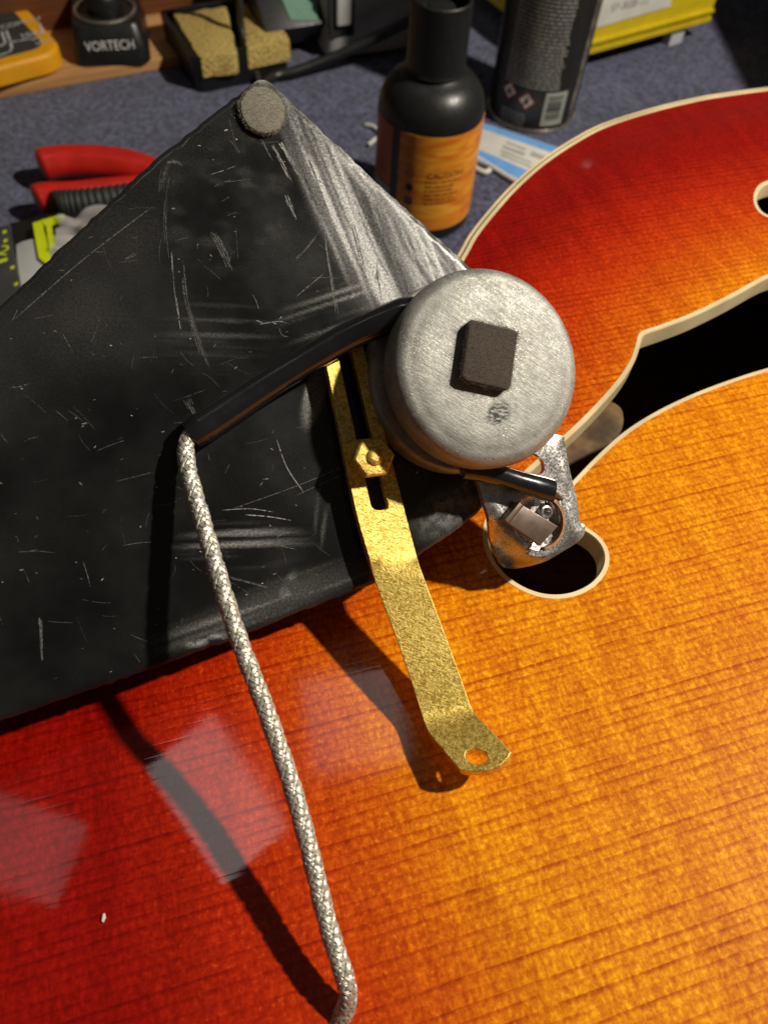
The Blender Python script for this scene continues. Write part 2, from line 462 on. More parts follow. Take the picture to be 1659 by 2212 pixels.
# cream f-hole linings
def strip3(loop_a, za, loop_b, zb):
    n = len(loop_a); V = np.vstack([np.c_[loop_a, za], np.c_[loop_b, zb]])
    return V, [[i, (i + 1) % n, n + (i + 1) % n, n + i] for i in range(n)]
for L in (f_loop, e_loop):
    A = offset_loop(L, -0.74); zt = top_z(A); zi = top_z(L)
    I2 = offset_loop(L, 0.18)
    parts = [strip3(A, zt - 0.3, A, zt + 0.06), strip3(A, zt + 0.06, L, zi + 0.10), strip3(L, zi + 0.10, I2, zi - 0.25), strip3(I2, zi - 0.25, I2, zi - 4.3), strip3(I2, zi - 4.3, A, zt - 4.2)]
    V, F = merge(*parts)
    obj('f_hole_binding', V, F, M_cream, guitar, smooth_angle=50)
# edge binding: cream, black line, cream
rings = [offset_loop(outline, q) for q in (BW, 1.42, 1.05, 0.0)]
zt = [top_z(r_) for r_ in rings]
inner = merge(strip3(rings[0], zt[0] - 1, rings[0], zt[0] + 0.05), strip3(rings[0], zt[0] + 0.05, rings[1], zt[1] + 0.05), strip3(rings[1], zt[1] + 0.05, rings[1], zt[1] - 1))
outer = merge(strip3(rings[2], zt[2] - 1, rings[2], zt[2] - 0.02), strip3(rings[2], zt[2] - 0.02, offset_loop(outline, 0.3), zt[3] - 0.05), strip3(offset_loop(outline, 0.3), zt[3] - 0.05, outline, zt[3] - 0.4), strip3(outline, zt[3] - 0.4, outline, zt[3] - 6))
o = obj('body_binding', *merge(inner, outer), M_cream, guitar, smooth_angle=40)
obj('purfling_line', *merge(strip3(rings[1], zt[1] - 0.06, rings[2], zt[2] - 0.06)), M_blackline, guitar, parent=o)
obj('rim', *merge(strip3(offset_loop(outline, 0.05), zt[3] - 5.9, offset_loop(outline, 0.05), np.full(len(outline), CARPET + 2.5)),
                  strip3(offset_loop(outline, 3.0), zt[3] - 4, offset_loop(outline, 3.0), np.full(len(outline), CARPET + 2.5))), M_side, guitar)
bq = np.array([pz(a, b, -15)[:2] for a, b in ((1345, 880), (1348, 915), (1330, 950), (1290, 985), (1200, 1070), (1120, 1100), (1090, 1050), (1190, 960), (1265, 885), (1310, 862))])
obj('brace', *prism(catmull(bq, 4, True), -24, -15, 1.0), simple('dusty_brace_wood', (0.16, 0.088, 0.032), .8, var=.45, nscale=700, bump=.3), guitar)
obj('back', *prism(outline, CARPET + 0.6, CARPET + 4.0), M_inner, guitar)

# ------------------------------------------------------------------ pickguard assembly, underside up
TILT = math.radians(17)
gn = M @ np.array([math.sin(TILT), 0, -math.cos(TILT)])
GP0 = pd(CX, CY, 116.5)
def G(px, py, h=0.0):
    d = dirw(px, py); return CAM + d * (((GP0 + gn * h - CAM) @ gn) / (d @ gn))
gx = M @ np.array([1.0, 0, 0]); gx = nrm(gx - (gx @ gn) * gn); gy = np.cross(gn, gx)
GO = G(560, 800)
def gl(px, py, h=0.0):
    p = G(px, py, h) - GO; return np.array([p @ gx, p @ gy])
guard = Root('pickguard', GO, 'scratched black pickguard lying underside up on the guitar with gold bracket and grey control can', 'pickguard', axes=(gx, gy, gn))

def field(n0, n1, step, along, across, ang, seed):
    """anisotropic smooth random field on a regular grid, scaled to 0..1 by rank"""
    r = np.random.RandomState(seed); w = np.fft.fft2(r.randn(n0, n1))
    fx = np.fft.fftfreq(n0, step)[:, None]; fy = np.fft.fftfreq(n1, step)[None, :]
    c, s_ = math.cos(math.radians(ang)), math.sin(math.radians(ang))
    u = fx * c + fy * s_; v = -fx * s_ + fy * c
    k = np.exp(-0.5 * ((2 * math.pi * along * u) ** 2 + (2 * math.pi * across * v) ** 2))
    q = np.real(np.fft.ifft2(w * k)); q = (q - q.mean()) / q.std()
    return 0.5 + q * 0.2
class WearGlare:
    """scuffs plus painted glare and reflection of the plate, drawn in its own plane (mm) and stored on its vertices"""
    def __init__(s, lo, hi, step):
        s.lo = np.array(lo); s.step = step; s.n = (int((hi[0] - lo[0]) / step) + 2, int((hi[1] - lo[1]) / step) + 2)
        s.X, s.Y = np.meshgrid(lo[0] + step * np.arange(s.n[0]), lo[1] + step * np.arange(s.n[1]), indexing='ij')
        s.a = np.zeros(s.n); s.seed = 10; s.rib = []
    def streak(s, ang, lo=.45, hi=.75, along=7.0, across=0.16):
        s.seed += 1; return smooth(lo, hi, field(*s.n, s.step, along, across, ang, s.seed))
    def ell(s, p0, p1, w, soft=0.35):
        a, b = gl(*p0), gl(*p1); c = (a + b) / 2; L = np.linalg.norm(b - a) / 2 + .01; d = (b - a) / (2 * L)
        u = ((s.X - c[0]) * d[0] + (s.Y - c[1]) * d[1]) / L; v = (-(s.X - c[0]) * d[1] + (s.Y - c[1]) * d[0]) / w
        return 1 - smooth(soft, 1.0, np.sqrt(u * u + v * v))
    def line(s, pts, w, k, rough=0.5):
        """a scratch: thin raised burr, broken here and there, tapering to its ends"""
        p = resample(catmull([gl(*q) for q in pts], 6), 0.25)
        if w > 0.14 and len(p) > 8:                        # a broad scrape is a bundle of hair-fine scratches
            r = np.random.RandomState(len(s.rib) * 5 + 1); d = np.gradient(p, axis=0); d /= np.linalg.norm(d, axis=1)[:, None] + 1e-9; nn = np.c_[-d[:, 1], d[:, 0]]
            for _ in range(int(4 + w * 34)):
                a_ = int(len(p) * r.beta(1, 2.2) * .85); b_ = min(len(p), a_ + max(5, int(len(p) * r.uniform(.12, .7))))
                if b_ - a_ > 4: s.rline(p[a_:b_] + nn[a_:b_] * r.randn() * w * .55 + r.randn(2) * .02, r.uniform(.04, .10), k * r.uniform(.3, 1.0), .5)
            return
        s.rline(p, w, k, rough)
    def rline(s, p, w, k, rough):
        r = np.random.RandomState(len(s.rib) * 7 + 3); n = len(p)
        t = np.linspace(0, 1, n); ww = w * .5 * np.minimum(1, np.minimum(t, 1 - t) * 6 + .3) * (0.7 + .6 * r.rand(n))
        d = np.gradient(p, axis=0); d /= np.linalg.norm(d, axis=1)[:, None] + 1e-9; nn = np.c_[-d[:, 1], d[:, 0]]
        kk = k * (1 - rough * r.rand(n)); gap = r.rand(n) < .10 * rough
        s.rib.append((p + nn * ww[:, None], p - nn * ww[:, None], kk, gap))
    def add(s, m): s.a = np.maximum(s.a, m)
    def at(s, V2):
        u = (V2 - s.lo) / s.step; i = np.clip(u[:, 0].astype(int), 0, s.n[0] - 2); j = np.clip(u[:, 1].astype(int), 0, s.n[1] - 2)
        f, g_ = np.clip(u[:, 0] - i, 0, 1), np.clip(u[:, 1] - j, 0, 1)
        A = s.a; return A[i, j] * (1 - f) * (1 - g_) + A[i + 1, j] * f * (1 - g_) + A[i, j + 1] * (1 - f) * g_ + A[i + 1, j + 1] * f * g_

def draw_wear_glare(lo, hi):
    W = WearGlare(lo, hi, 0.22); mx = np.maximum
    blot = smooth(.35, .75, field(*W.n, W.step, 9, 6, 30, 1)); fine = smooth(.3, .7, field(*W.n, W.step, .3, .3, 0, 2))
    sA = W.streak(-66, .40, .66); sA2 = W.streak(-72, .45, .7, 5, .25); sB = W.streak(-48, .40, .68, 5, .2); sC = W.streak(22, .45, .8, 8, .18)
    poly = np.array([gl(*q) for q in ((575, 172), (640, 215), (1060, 600), (900, 650), (835, 672), (795, 640), (748, 560), (702, 470), (655, 375), (622, 300), (607, 230))])
    pts_ = np.c_[W.X.ravel(), W.Y.ravel()]; pd_, _ = seg_dist(pts_, poly, True); ins_ = inside(pts_, poly)
    pm = smooth(-1.3, 1.6, np.where(ins_, pd_, -pd_)).reshape(W.n)
    sF = W.streak(-67, .42, .60, 9, .11); sG = W.streak(-64, .40, .62, 12, .45)
    W.add(pm * np.clip(.10 + .45 * sA * sG + .40 * sF * (.35 + .65 * sG) + .25 * sB * sA2, 0, 1))  # scuffed zone, painted paler to carry the lamp's glare
    W.add(W.ell((560, 120), (1060, 700), 2.2, .15) * mx(sB, .42) * .9)
    W.add(W.ell((590, 170), (830, 720), 3.6, .2) * mx(sA, .30) * .92)
    W.add(W.ell((700, 330), (880, 690), 4.5, .1) * mx(sA2, .2) * .75)
    W.add(W.ell((800, 420), (1010, 690), 5.5, .1) * mx(sB, .2) * .55)
    W.add(W.ell((560, 730), (930, 585), 5.0, .05) * sC * .50)
    W.add(W.ell((300, 740), (640, 700), 7.0, .05) * W.streak(2, .5, .9, 9, .09) * .10)
    W.add(W.ell((655, 940), (706, 770), 1.9, .5) * mx(W.streak(75, .35, .65, 4, .2), .35) * .75)
    W.add(W.ell((520, 150), (610, 150), 3.0, .3) * mx(fine, .6) * .7)
    for p, w, k in ((((588, 312), (610, 350), (632, 392)), .40, 1), (((606, 306), (646, 378)), .38, .95), (((618, 418), (640, 474)), .32, .8), (((565, 300), (592, 350)), .2, .4), (((640, 330), (700, 480)), .22, .5), (((660, 330), (715, 470)), .25, .6)):
        W.line(p, w, k)
    W.add(W.ell((350, 1180), (700, 1172), 3.9, .05) * W.streak(2, .42, .78, 8, .17) * .50)
    W.add(W.ell((280, 1420), (860, 1195), 3.6, .1) * mx(W.streak(17, .4, .75, 8, .2), .22) * .42)
    W.add(W.ell((600, 1312), (648, 1225), 1.4, .4) * (.3 + .7 * fine) * .28)
    W.add(W.ell((880, 1165), (1050, 1045), 4.4, .1) * mx(fine, .4) * .30)
    W.add(W.ell((385, 1398), (505, 1368), .9, .2) * smooth(.52, .6, field(*W.n, W.step, .6, .35, 20, 77)) * .7)
    W.add(W.ell((690, 1200), (700, 1010), 1.5, .2) * W.streak(83, .5, .8, 4, .18) * .3)
    for p, w, k in ((((366, 380), (358, 470), (365, 560)), .25, .22), (((372, 540), (377, 620), (391, 712)), .16, .75), (((395, 560), (405, 650), (432, 740), (455, 800)), .35, .32), (((402, 860), (440, 930)), .35, .28),
                    (((598, 950), (620, 1010), (655, 1062)), .13, .6), (((480, 1102), (540, 1099), (590, 1106)), .10, .6), (((530, 1112), (580, 1116), (628, 1124)), .13, .7),
                    (((500, 1100), (640, 1050), (740, 1008)), .09, .28), (((640, 1070), (745, 1022)), .09, .25), (((440, 1238), (520, 1252), (580, 1268)), .2, .4), (((86, 1330), (88, 1380), (91, 1432)), .22, .5),
                    (((30, 690), (180, 560), (330, 445)), .14, .22), (((345, 425), (362, 352), (398, 358)), .45, .35), (((455, 500), (480, 540), (500, 585)), .5, .38), (((700, 500), (712, 580), (728, 680)), .22, .5),
                    (((760, 480), (785, 580), (802, 660)), .25, .7), (((812, 560), (822, 650)), .3, .6), (((560, 700), (600, 694), (620, 697)), .1, .6), (((640, 640), (700, 590)), .1, .35), (((250, 1040), (330, 1020)), .1, .15),
                    (((560, 1350), (640, 1318)), .3, .3), (((495, 300), (520, 330)), .3, .25), (((270, 560), (300, 545)), .3, .3), (((640, 560), (700, 490)), .2, .3)):
        W.line(p, w, k)
    r = np.random.RandomState(5)
    for _ in range(260):                                   # hairlines
        c = np.array([r.uniform(-20, 1050), r.uniform(180, 1500)]); an = math.radians(r.choice([15, 75, -45, 5, -70]) + r.randn() * 10); L = r.uniform(8, 70)
        d = np.array([math.cos(an), -math.sin(an)]) * L
        W.line((c, c + d * .5 + r.randn(2) * 2, c + d), .07, r.uniform(.06, .25) + (.25 if r.rand() < .1 else 0))
    for _ in range(190):                                   # nicks and dust
        c = np.array([r.uniform(-20, 1050), r.uniform(180, 1540)]); L = abs(r.randn()) * 4 + 3.5; an = r.randn() * .5
        W.line((c, c + np.array([math.cos(an), -math.sin(an)]) * L), r.uniform(.07, .2), r.uniform(.15, .95) ** 1.5, .2)
    haze_sheen = smooth(.4, .8, field(*W.n, W.step, 14, 6, 25, 99)) * .018 + blot * .006 + W.ell((380, 300), (640, 560), 18, .1) * smooth(.45, .8, field(*W.n, W.step, .8, .5, 0, 98)) * .045
    haze_sheen += .030 * W.ell((60, 800), (360, 600), 9, 0) + .025 * W.ell((180, 560), (420, 480), 7, 0) + .02 * W.ell((600, 400), (640, 700), 12, 0)  # pale ellipses paint a soft reflection into the glossy plate
    W.a = np.clip(W.a + haze_sheen, 0, 1)
    return W

def mat_guard():
    t = NT('scratched_black_celluloid')
    mm = t.mapping(sc=(1000, 1000, 1000))
    at = t.n('ShaderNodeAttribute', attribute_name='wear_glare'); f = at.outputs['Fac']
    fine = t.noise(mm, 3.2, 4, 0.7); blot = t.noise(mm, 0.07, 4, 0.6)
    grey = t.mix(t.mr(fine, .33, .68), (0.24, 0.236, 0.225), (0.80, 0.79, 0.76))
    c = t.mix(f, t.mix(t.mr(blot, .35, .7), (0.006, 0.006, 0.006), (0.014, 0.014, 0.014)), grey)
    r = t.math('ADD', t.mr(f, 0, 1, 0.12, 0.36), t.math('MULTIPLY', t.mr(blot, .3, .7), 0.14))
    bmp = t.bump(t.math('ADD', t.math('MULTIPLY', fine, 0.10), f), 0.25, 0.00010)
    return t.set(color=c, rough=r, normal=bmp, spec=0.5)
M_guard = mat_guard()
M_heat = simple('black_heat_shrink', (0.010, 0.010, 0.011), 0.22, var=0.1, nscale=350, bump=0.25, coat=1.0)
M_zinc_p = None
def mat_zinc():
    t = NT('dull_grey_zinc')
    mm = t.mapping(sc=(1000, 1000, 1000))
    fine = t.noise(mm, 2.4, 5, 0.75); mid = t.noise(mm, 0.30, 4, 0.6)
    scr = t.noise(t.mapping(t.mapping(mm, rot=(0, 0, 0.5)), sc=(0.5, 5, 1)), 1.0, 3, .6)
    c0 = gl(1078, 892, 13.5)
    v = t.mapping(t.vec('SUBTRACT', mm, (c0[0], c0[1], 0)), rot=(0, 0, -0.6)); v = t.vec('MULTIPLY', v, (1 / 2.5, 1 / 1.8, 0))
    blotch = t.math('MULTIPLY', t.mr(t.vec('LENGTH', v), 1.05, 0.55), t.mr(t.noise(t.mapping(mm, sc=(1.2, 3.0, 1)), 1, 3), .34, .58))
    sparkle = t.mr(t.vor(mm, 3.6), 0.30, 0.12)
    c = t.mix(t.mr(mid, .3, .7), (0.25, 0.247, 0.225), (0.38, 0.375, 0.345))
    c = t.mix(t.math('MULTIPLY', sparkle, t.mr(t.noise(mm, 0.20, 3), .40, .56)), c, (0.85, 0.82, 0.70))
    c = t.mix(blotch, c, (0.04, 0.04, 0.04))
    r = t.mr(t.math('ADD', t.math('MULTIPLY', fine, .6), t.math('MULTIPLY', scr, .4)), .3, .7, 0.40, 0.74)
    return t.set(color=c, rough=r, metal=0.6, normal=t.bump(t.math('ADD', fine, t.math('MULTIPLY', scr, .7)), 0.5, 0.00013))
M_zinc = mat_zinc()
def mat_gold():
    t = NT('gold_plated_steel'); mm = t.mapping(sc=(1000, 1000, 1000))
    fine = t.noise(mm, 3.0, 5, 0.75); mid = t.noise(mm, 1.5, 5, 0.75); big = t.noise(mm, 0.22, 3)
    hair = t.noise(t.mapping(t.mapping(mm, rot=(0, 0, 0.35)), sc=(1.0, 7, 1)), 1.0, 3, .6)
    c = t.mix(t.mr(mid, .36, .62), (0.55, 0.34, 0.045), (1.0, 0.75, 0.20))
    c = t.mix(t.mr(big, .45, .75, 0, .4), c, (0.85, 0.62, 0.15))
    r = t.mr(t.math('ADD', t.math('MULTIPLY', fine, .5), t.math('MULTIPLY', hair, .5)), .32, .68, 0.20, 0.50)
    return t.set(color=c, rough=r, metal=0.72, normal=t.bump(t.math('ADD', fine, t.math('ADD', hair, mid)), 0.48, 0.00013))
M_gold = mat_gold()
def mat_felt(name, a, b, sc=2.5):
    t = NT(name); mm = t.mapping(sc=(1000, 1000, 1000))
    n1 = t.noise(t.mapping(mm, sc=(1, 3, 1)), sc, 4, .75, 1.0); n2 = t.noise(mm, sc * .35, 4)
    c = t.mix(t.mr(n1, .3, .7), a, b)
    return t.set(color=t.mix(t.mr(n2, .4, .7, 0, .4), c, b), rough=0.95, spec=0.15, sheen=0.3, normal=t.bump(n1, 0.8, 0.0004))
M_felt_tan = mat_felt('tan_grey_felt', (0.13, 0.115, 0.085), (0.33, 0.30, 0.235), 2.0)
M_felt_brown = mat_felt('brown_felt', (0.024, 0.016, 0.011), (0.125, 0.092, 0.070), 3.2)
def mat_tin():
    t = NT('tinned_solder'); mm = t.mapping(sc=(1000, 1000, 1000))
    n1 = t.noise(mm, 0.16, 4, .6, 0.5); n2 = t.noise(mm, 3.0, 4)
    c = t.mix(t.mr(n1, .35, .65), (0.36, 0.33, 0.31), (0.85, 0.84, 0.81))
    return t.set(color=c, rough=t.mr(n2, .3, .7, .18, .4), metal=0.85, normal=t.bump(t.math('ADD', n1, t.math('MULTIPLY', n2, .16)), 0.3, 0.0004))
M_tin = mat_tin()
M_browntab = simple('brown_phenolic', (0.17, 0.115, 0.085), 0.4, metal=0.25, var=0.2, nscale=700, bump=0.2)
M_copper = simple('tarnished_copper', (0.42, 0.22, 0.12), 0.4, metal=0.7, var=0.3, nscale=900)

# plate
g_px = [(-330, 950), (-150, 786), (0, 657), (90, 570), (180, 486), (260, 410), (330, 345), (450, 250), (540, 180), (556, 169), (570, 166), (583, 171), (600, 186), (700, 281), (800, 375), (900, 467),
        (1020, 578), (1062, 630), (1090, 720), (1105, 850), (1105, 960), (1080, 1050), (1042, 1099), (1000, 1136), (915, 1194), (860, 1232), (800, 1265), (650, 1322), (500, 1384), (250, 1474), (0, 1560), (-150, 1612), (-330, 1672), (-420, 1400), (-420, 1150)]
pl = catmull([gl(*q) for q in g_px], 3, True)
pl = ccw(resample(np.vstack([pl, pl[:1]]), 1.0)[:-1])
wob_ = 0.07 * rng.randn(len(pl)); pl = pl + (offset_loop(pl, 1.0) - pl) * wob_[:, None]   # hand-sawn edge
in1, in2 = offset_loop(pl, 0.45), offset_loop(pl, 0.9)
lo_, hi_ = pl.min(0), pl.max(0); vx0 = gl(-40, 1100)[0]
W = draw_wear_glare((max(lo_[0], vx0), lo_[1]), hi_)
gg = np.array([(x, y) for x in np.arange(vx0, hi_[0], 0.33) for y in np.arange(lo_[1], hi_[1], 0.33)])
gg = np.vstack([gg, [(x, y) for x in np.arange(lo_[0], vx0 - 1, 3.0) for y in np.arange(lo_[1], hi_[1], 3.0)]]) + 0.0
gg = gg + rng.uniform(-.07, .07, gg.shape)
gg = np.vstack([gg[inside(gg, offset_loop(in2, .3))], in1, in2])
V2, T = cdt([pl], gg)
def plate_map(V2):
    d, _ = seg_dist(V2, pl, True); x = np.clip(1 - d / 0.9, 0, 1)
    P = GO + V2[:, :1] * gx + V2[:, 1:] * gy - (0.55 * x * x)[:, None] * gn
    return P, np.tile(gn, (len(V2), 1))
SV, SF, SA = [], [], []
for A_, B_, kk, gap in W.rib:
    k0 = len(SV)
    for q, (a_, b_) in enumerate(zip(A_, B_)): SV += [a_, b_]; SA += [kk[q], kk[q]]
    SF += [[k0 + 2 * q, k0 + 2 * q + 1, k0 + 2 * q + 3, k0 + 2 * q + 2] for q in range(len(A_) - 1) if not gap[q]]
SV = np.array(SV); keep_ = inside(SV, offset_loop(in2, .5)); SF = [f for f in SF if all(keep_[i] for i in f)]
V, F = sheet(V2, T, plate_map, 2.2)
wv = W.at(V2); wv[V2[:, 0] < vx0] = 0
o = obj('plate', V, F, M_guard, guard, smooth_angle=40, attr={'wear_glare': np.r_[wv, wv * 0]})
tag(obj('scratches', GO + SV[:, :1] * gx + SV[:, 1:] * gy + 0.02 * gn, SF, M_guard, guard, parent=o, smooth_angle=0, attr={'wear_glare': np.array(SA)}), None, kind='stuff')
# ragged little burrs where the edge was sawn are left to the scratches; round felt pad in the corner
c0 = gl(566, 243)
ang = np.linspace(0, 2 * math.pi, 60, endpoint=False)
rr_ = 3.25 * (1 + 0.012 * rng.randn(60))
pad = tag(obj('felt_pad', *prism(np.c_[c0[0] + rr_ * np.cos(ang) * 0.98, c0[1] + rr_ * np.sin(ang) * 1.03], 0.0, 1.1, 0.35, (gx, gy, gn), GO), M_felt_tan, guard), 'round tan felt pad in the corner of the plate')

# control can
HT = 13.5
cc = gl(1064, 790, HT)
def can_o(h): return GO + cc[0] * gx + cc[1] * gy + h * gn
RC = 14.1
cap_prof = [(RC - 1.4, 7.7), (RC - 0.35, 7.8), (RC - 0.05, 8.1), (RC, 8.5), (RC, 11.0)] + [(RC - 2.1 + 2.1 * math.cos(a), 11.0 + 2.1 * math.sin(a)) for a in np.linspace(0.1, math.pi / 2 - 0.05, 9)] + \
           [(11.4, 13.25), (10.8, 13.4), (9.2, 13.47), (6, 13.5), (2, 13.5)]
can = obj('control_can', *lathe(cap_prof, 96, (gx, gy, gn), can_o(0)), M_zinc, guard, smooth_angle=50)
tag(can, 'round grey metal control can')
obj('groove', *lathe([(11.6, 4.6), (12.3, 4.8), (12.3, 8.0), (11.6, 8.2)], 72, (gx, gy, gn), can_o(0)), M_heat, guard, parent=can)
fl = [(RC - 0.2, 0.25), (RC + 0.3, 0.5), (RC + 0.35, 3.6)] + [(RC - 0.35 + 0.7 * math.cos(a), 3.6 + 1.1 * math.sin(a)) for a in np.linspace(0.2, math.pi / 2, 6)] + [(12.1, 4.7)]
obj('flange', *lathe(fl, 96, (gx, gy, gn), can_o(0) - 0.6 * gx), M_zinc, guard, parent=can, smooth_angle=50)
bc = gl(1049, 771, HT); th = math.radians(-9)
bx_ = math.cos(th) * gx + math.sin(th) * gy; by_ = -math.sin(th) * gx + math.cos(th) * gy
lp = rrect(7.5, 8.5, 0.9, 5); lp = lp + rng.randn(*lp.shape) * 0.06
blk = obj('felt_block', *prism(lp, 0, 1.7, 0.4, (bx_, by_, gn), GO + bc[0] * gx + bc[1] * gy + HT * gn, 3), M_felt_brown, guard, parent=can, smooth_angle=60)
tag(blk, 'small dark brown felt block on top of the can')

def fuzz(parent, loop, h, n, L, mat, seed, axes, origin):
    r = np.random.RandomState(seed); V = []; F = []; lp2 = resample(np.vstack([loop, loop[:1]]), .1)
    cen = lp2.mean(0)
    for k in range(n):
        q = lp2[r.randint(len(lp2))]; out = nrm(np.r_[q - cen, 0])[:2]
        if r.rand() < .45: q = cen + (q - cen) * math.sqrt(r.rand()); out = r.randn(2) * .6; z = h - .05
        else: z = r.uniform(.1, h)
        d = nrm(np.r_[out + r.randn(2) * .6, abs(r.randn()) * .5 + .15]); l = L * r.uniform(.4, 1.2); w = nrm(np.r_[-d[1], d[0], 0.01]) * .018
        a = np.r_[q, z]; m = a + d * l * .6 + r.randn(3) * .05; e = a + d * l + r.randn(3) * .12; i = len(V)
        V += [a - w, a + w, m + w * .8, m - w * .8, e]; F += [[i, i + 1, i + 2, i + 3], [i + 3, i + 2, i + 4]]
    tag(obj('fuzz', np.array(V) @ np.array(axes) + origin, F, mat, guard, parent=parent, smooth_angle=0), None, kind='stuff')
fuzz(blk, lp, 1.65, 1500, .55, M_felt_brown, 4, (bx_, by_, gn), GO + bc[0] * gx + bc[1] * gy + HT * gn)
fuzz(pad, np.c_[c0[0] + rr_ * np.cos(ang), c0[1] + rr_ * np.sin(ang)], 1.05, 1500, .45, M_felt_tan, 5, (gx, gy, gn), GO)

# gold bracket: strip with a slot, bent down over the guitar, holed foot
st = [((690, 728), (774, 718), 'g', 3.2), ((700, 770), (789, 764), 'g', 3.2), ((735, 938), (830, 930), 'g', 3.2), ((768, 1103), (874, 1100), 'g', 3.2), ((797, 1205), (899, 1194), 'g', 3.3), ((808, 1250), (912, 1238), 'd', 112.9),
      ((864, 1402), (972, 1399), 'd', 111.2), ((903, 1520), (1010, 1506), 'd', 110.2), ((913, 1552), (1020, 1533), 'd', 109.7), ((925, 1580), (1034, 1552), 'd', 108.6), ((945, 1606), (1056, 1573), 'd', 107.1), ((1002, 1674), (1113, 1634), 'd', 103.6), ((1010, 1684), (1121, 1642), 'd', 103.2)]
Lp, Rp = [], []
for a, b, mode, q in st:
    if mode == 'g': Lp.append(G(*a, q)); Rp.append(G(*b, q))
    else: Lp.append(pd(*a, q)); Rp.append(pd(*b, q))
Lp, Rp = catmull(Lp, 8), catmull(Rp, 8); mid = (Lp + Rp) / 2
sl = np.r_[0, np.cumsum(np.linalg.norm(np.diff(mid, axis=0), axis=1))]
wd = np.linalg.norm(Rp - Lp, axis=1)
def br_map(V2):
    s_, t_ = V2[:, 0], V2[:, 1]
    L = np.array([np.interp(s_, sl, Lp[:, k]) for k in range(3)]).T; Rr = np.array([np.interp(s_, sl, Rp[:, k]) for k in range(3)]).T
    P = L + (Rr - L) * t_[:, None]
    Ts = np.gradient(mid, axis=0); Ts = np.array([np.interp(s_, sl, Ts[:, k]) for k in range(3)]).T
    N = np.cross(Rr - L, Ts); N /= np.linalg.norm(N, axis=1)[:, None]
    flip = np.sign((N * (CAM - P)).sum(1))[:, None]; return P, N * flip
def s_at(px, py):
    return sl[np.argmin([np.linalg.norm(proj(m)[:2] - np.array([px, py])) for m in mid])]
def proj(p):
    c = M.T @ (np.asarray(p) - CAM); return np.array([c[0] / c[2] * FPX + CX, c[1] / c[2] * FPX + CY, c[2]])
ARC = 1.0
E_ = sl[-1]
bout = [(s, 0.0) for s in np.linspace(0.1, E_ - 1.6, 70)] + [(E_ - 1.5 + 1.4 * math.sin(math.pi * t), t) for t in np.linspace(0.05, 0.95, 17)] + [(s, 1.0) for s in np.linspace(E_ - 1.6, 0.1, 70)] + [(0.1, t) for t in np.linspace(0.9, 0.1, 7)]
s0, s1 = 2.0, s_at(822, 1102)
rs = 0.8
slot = [(s, 0.34) for s in np.linspace(s0, s1 - rs, 40)] + [(s1 - rs * (1 - math.sin(a)), 0.34 + 0.11 * (1 - math.cos(a))) for a in np.linspace(0.2, math.pi / 2, 5)] + \
       [(s1 - rs * (1 - math.cos(a)), 0.69 - 0.11 * (1 - math.sin(a))) for a in np.linspace(0, math.pi / 2 - 0.2, 5)] + [(s, 0.69) for s in np.linspace(s1 - rs, s0, 40)]
sh = s_at(1040, 1632)
whole = [(sh + 1.3 * math.cos(a), 0.42 + 1.3 / 7.0 * math.sin(a)) for a in np.linspace(0, 2 * math.pi, 28, endpoint=False)]
gs = np.array([(s, t) for s in np.arange(0.8, E_ - 0.4, 0.55) for t in np.linspace(0.07, 0.93, 12)])
sc_ = np.array([1, 7.0])
ok = inside(gs, offset_loop(ccw(np.array(bout)) * sc_, 0.25) / sc_) & ~inside(gs, offset_loop(ccw(np.array(slot)) * sc_, -0.25) / sc_) & ~inside(gs, offset_loop(ccw(np.array(whole)) * sc_, -0.25) / sc_)
V2, T = cdt([np.array(bout) * sc_, np.array(slot) * sc_, np.array(whole) * sc_], gs[ok] * sc_)
V2 = V2 / sc_
V, F = sheet(V2, T, br_map, 1.6)
brk = obj('bracket', V, F, M_gold, guard, smooth_angle=35)
tag(brk, 'gold plated bracket with a slot and a holed foot')
md = brk.modifiers.new('bevel', 'BEVEL'); md.width = 0.14 * S; md.segments = 2; md.limit_method = 'ANGLE'; md.angle_limit = math.radians(50); md.harden_normals = False
# nut on a screw
nc = gl(797, 990, 3.2); na = math.radians(8)
hexl = np.array([(3.2 * math.cos(na + k * math.pi / 3), 3.2 * math.sin(na + k * math.pi / 3)) for k in range(6)])
no = GO + nc[0] * gx + nc[1] * gy
nut = obj('nut', *prism(hexl, 3.25, 6.2, 0.75, (gx, gy, gn), no, 3), M_gold, guard, parent=brk, smooth_angle=20)
obj('screw_tip', *lathe([(1.25, 0.0), (1.25, 6.3), (1.1, 6.5), (0.6, 6.7), (0.2, 6.75)], 24, (gx, gy, gn), no), M_gold, guard, parent=brk)

# sleeve on the cable side of the can
def gpath(pts, n=6): return catmull([G(a, b, h) for a, b, h in pts], n)
p = gpath([(925, 676, 8.5), (890, 674, 8.2), (860, 680, 7.6), (800, 704, 6.2), (740, 733, 5.0), (660, 780, 3.9), (580, 829, 3.1), (500, 882, 2.5), (440, 922, 2.3), (412, 942, 2.2)])
slv = obj('sleeve', *tube(p, lambda u: (2.12 + 0.12 * math.sin(9 * u)) * (0.86 + 0.14 * smooth(0, .12, 1 - u)), 18, 0.92, True, gn), M_heat, guard)
tag(slv, 'long black heat shrink sleeve from can to braided cable')
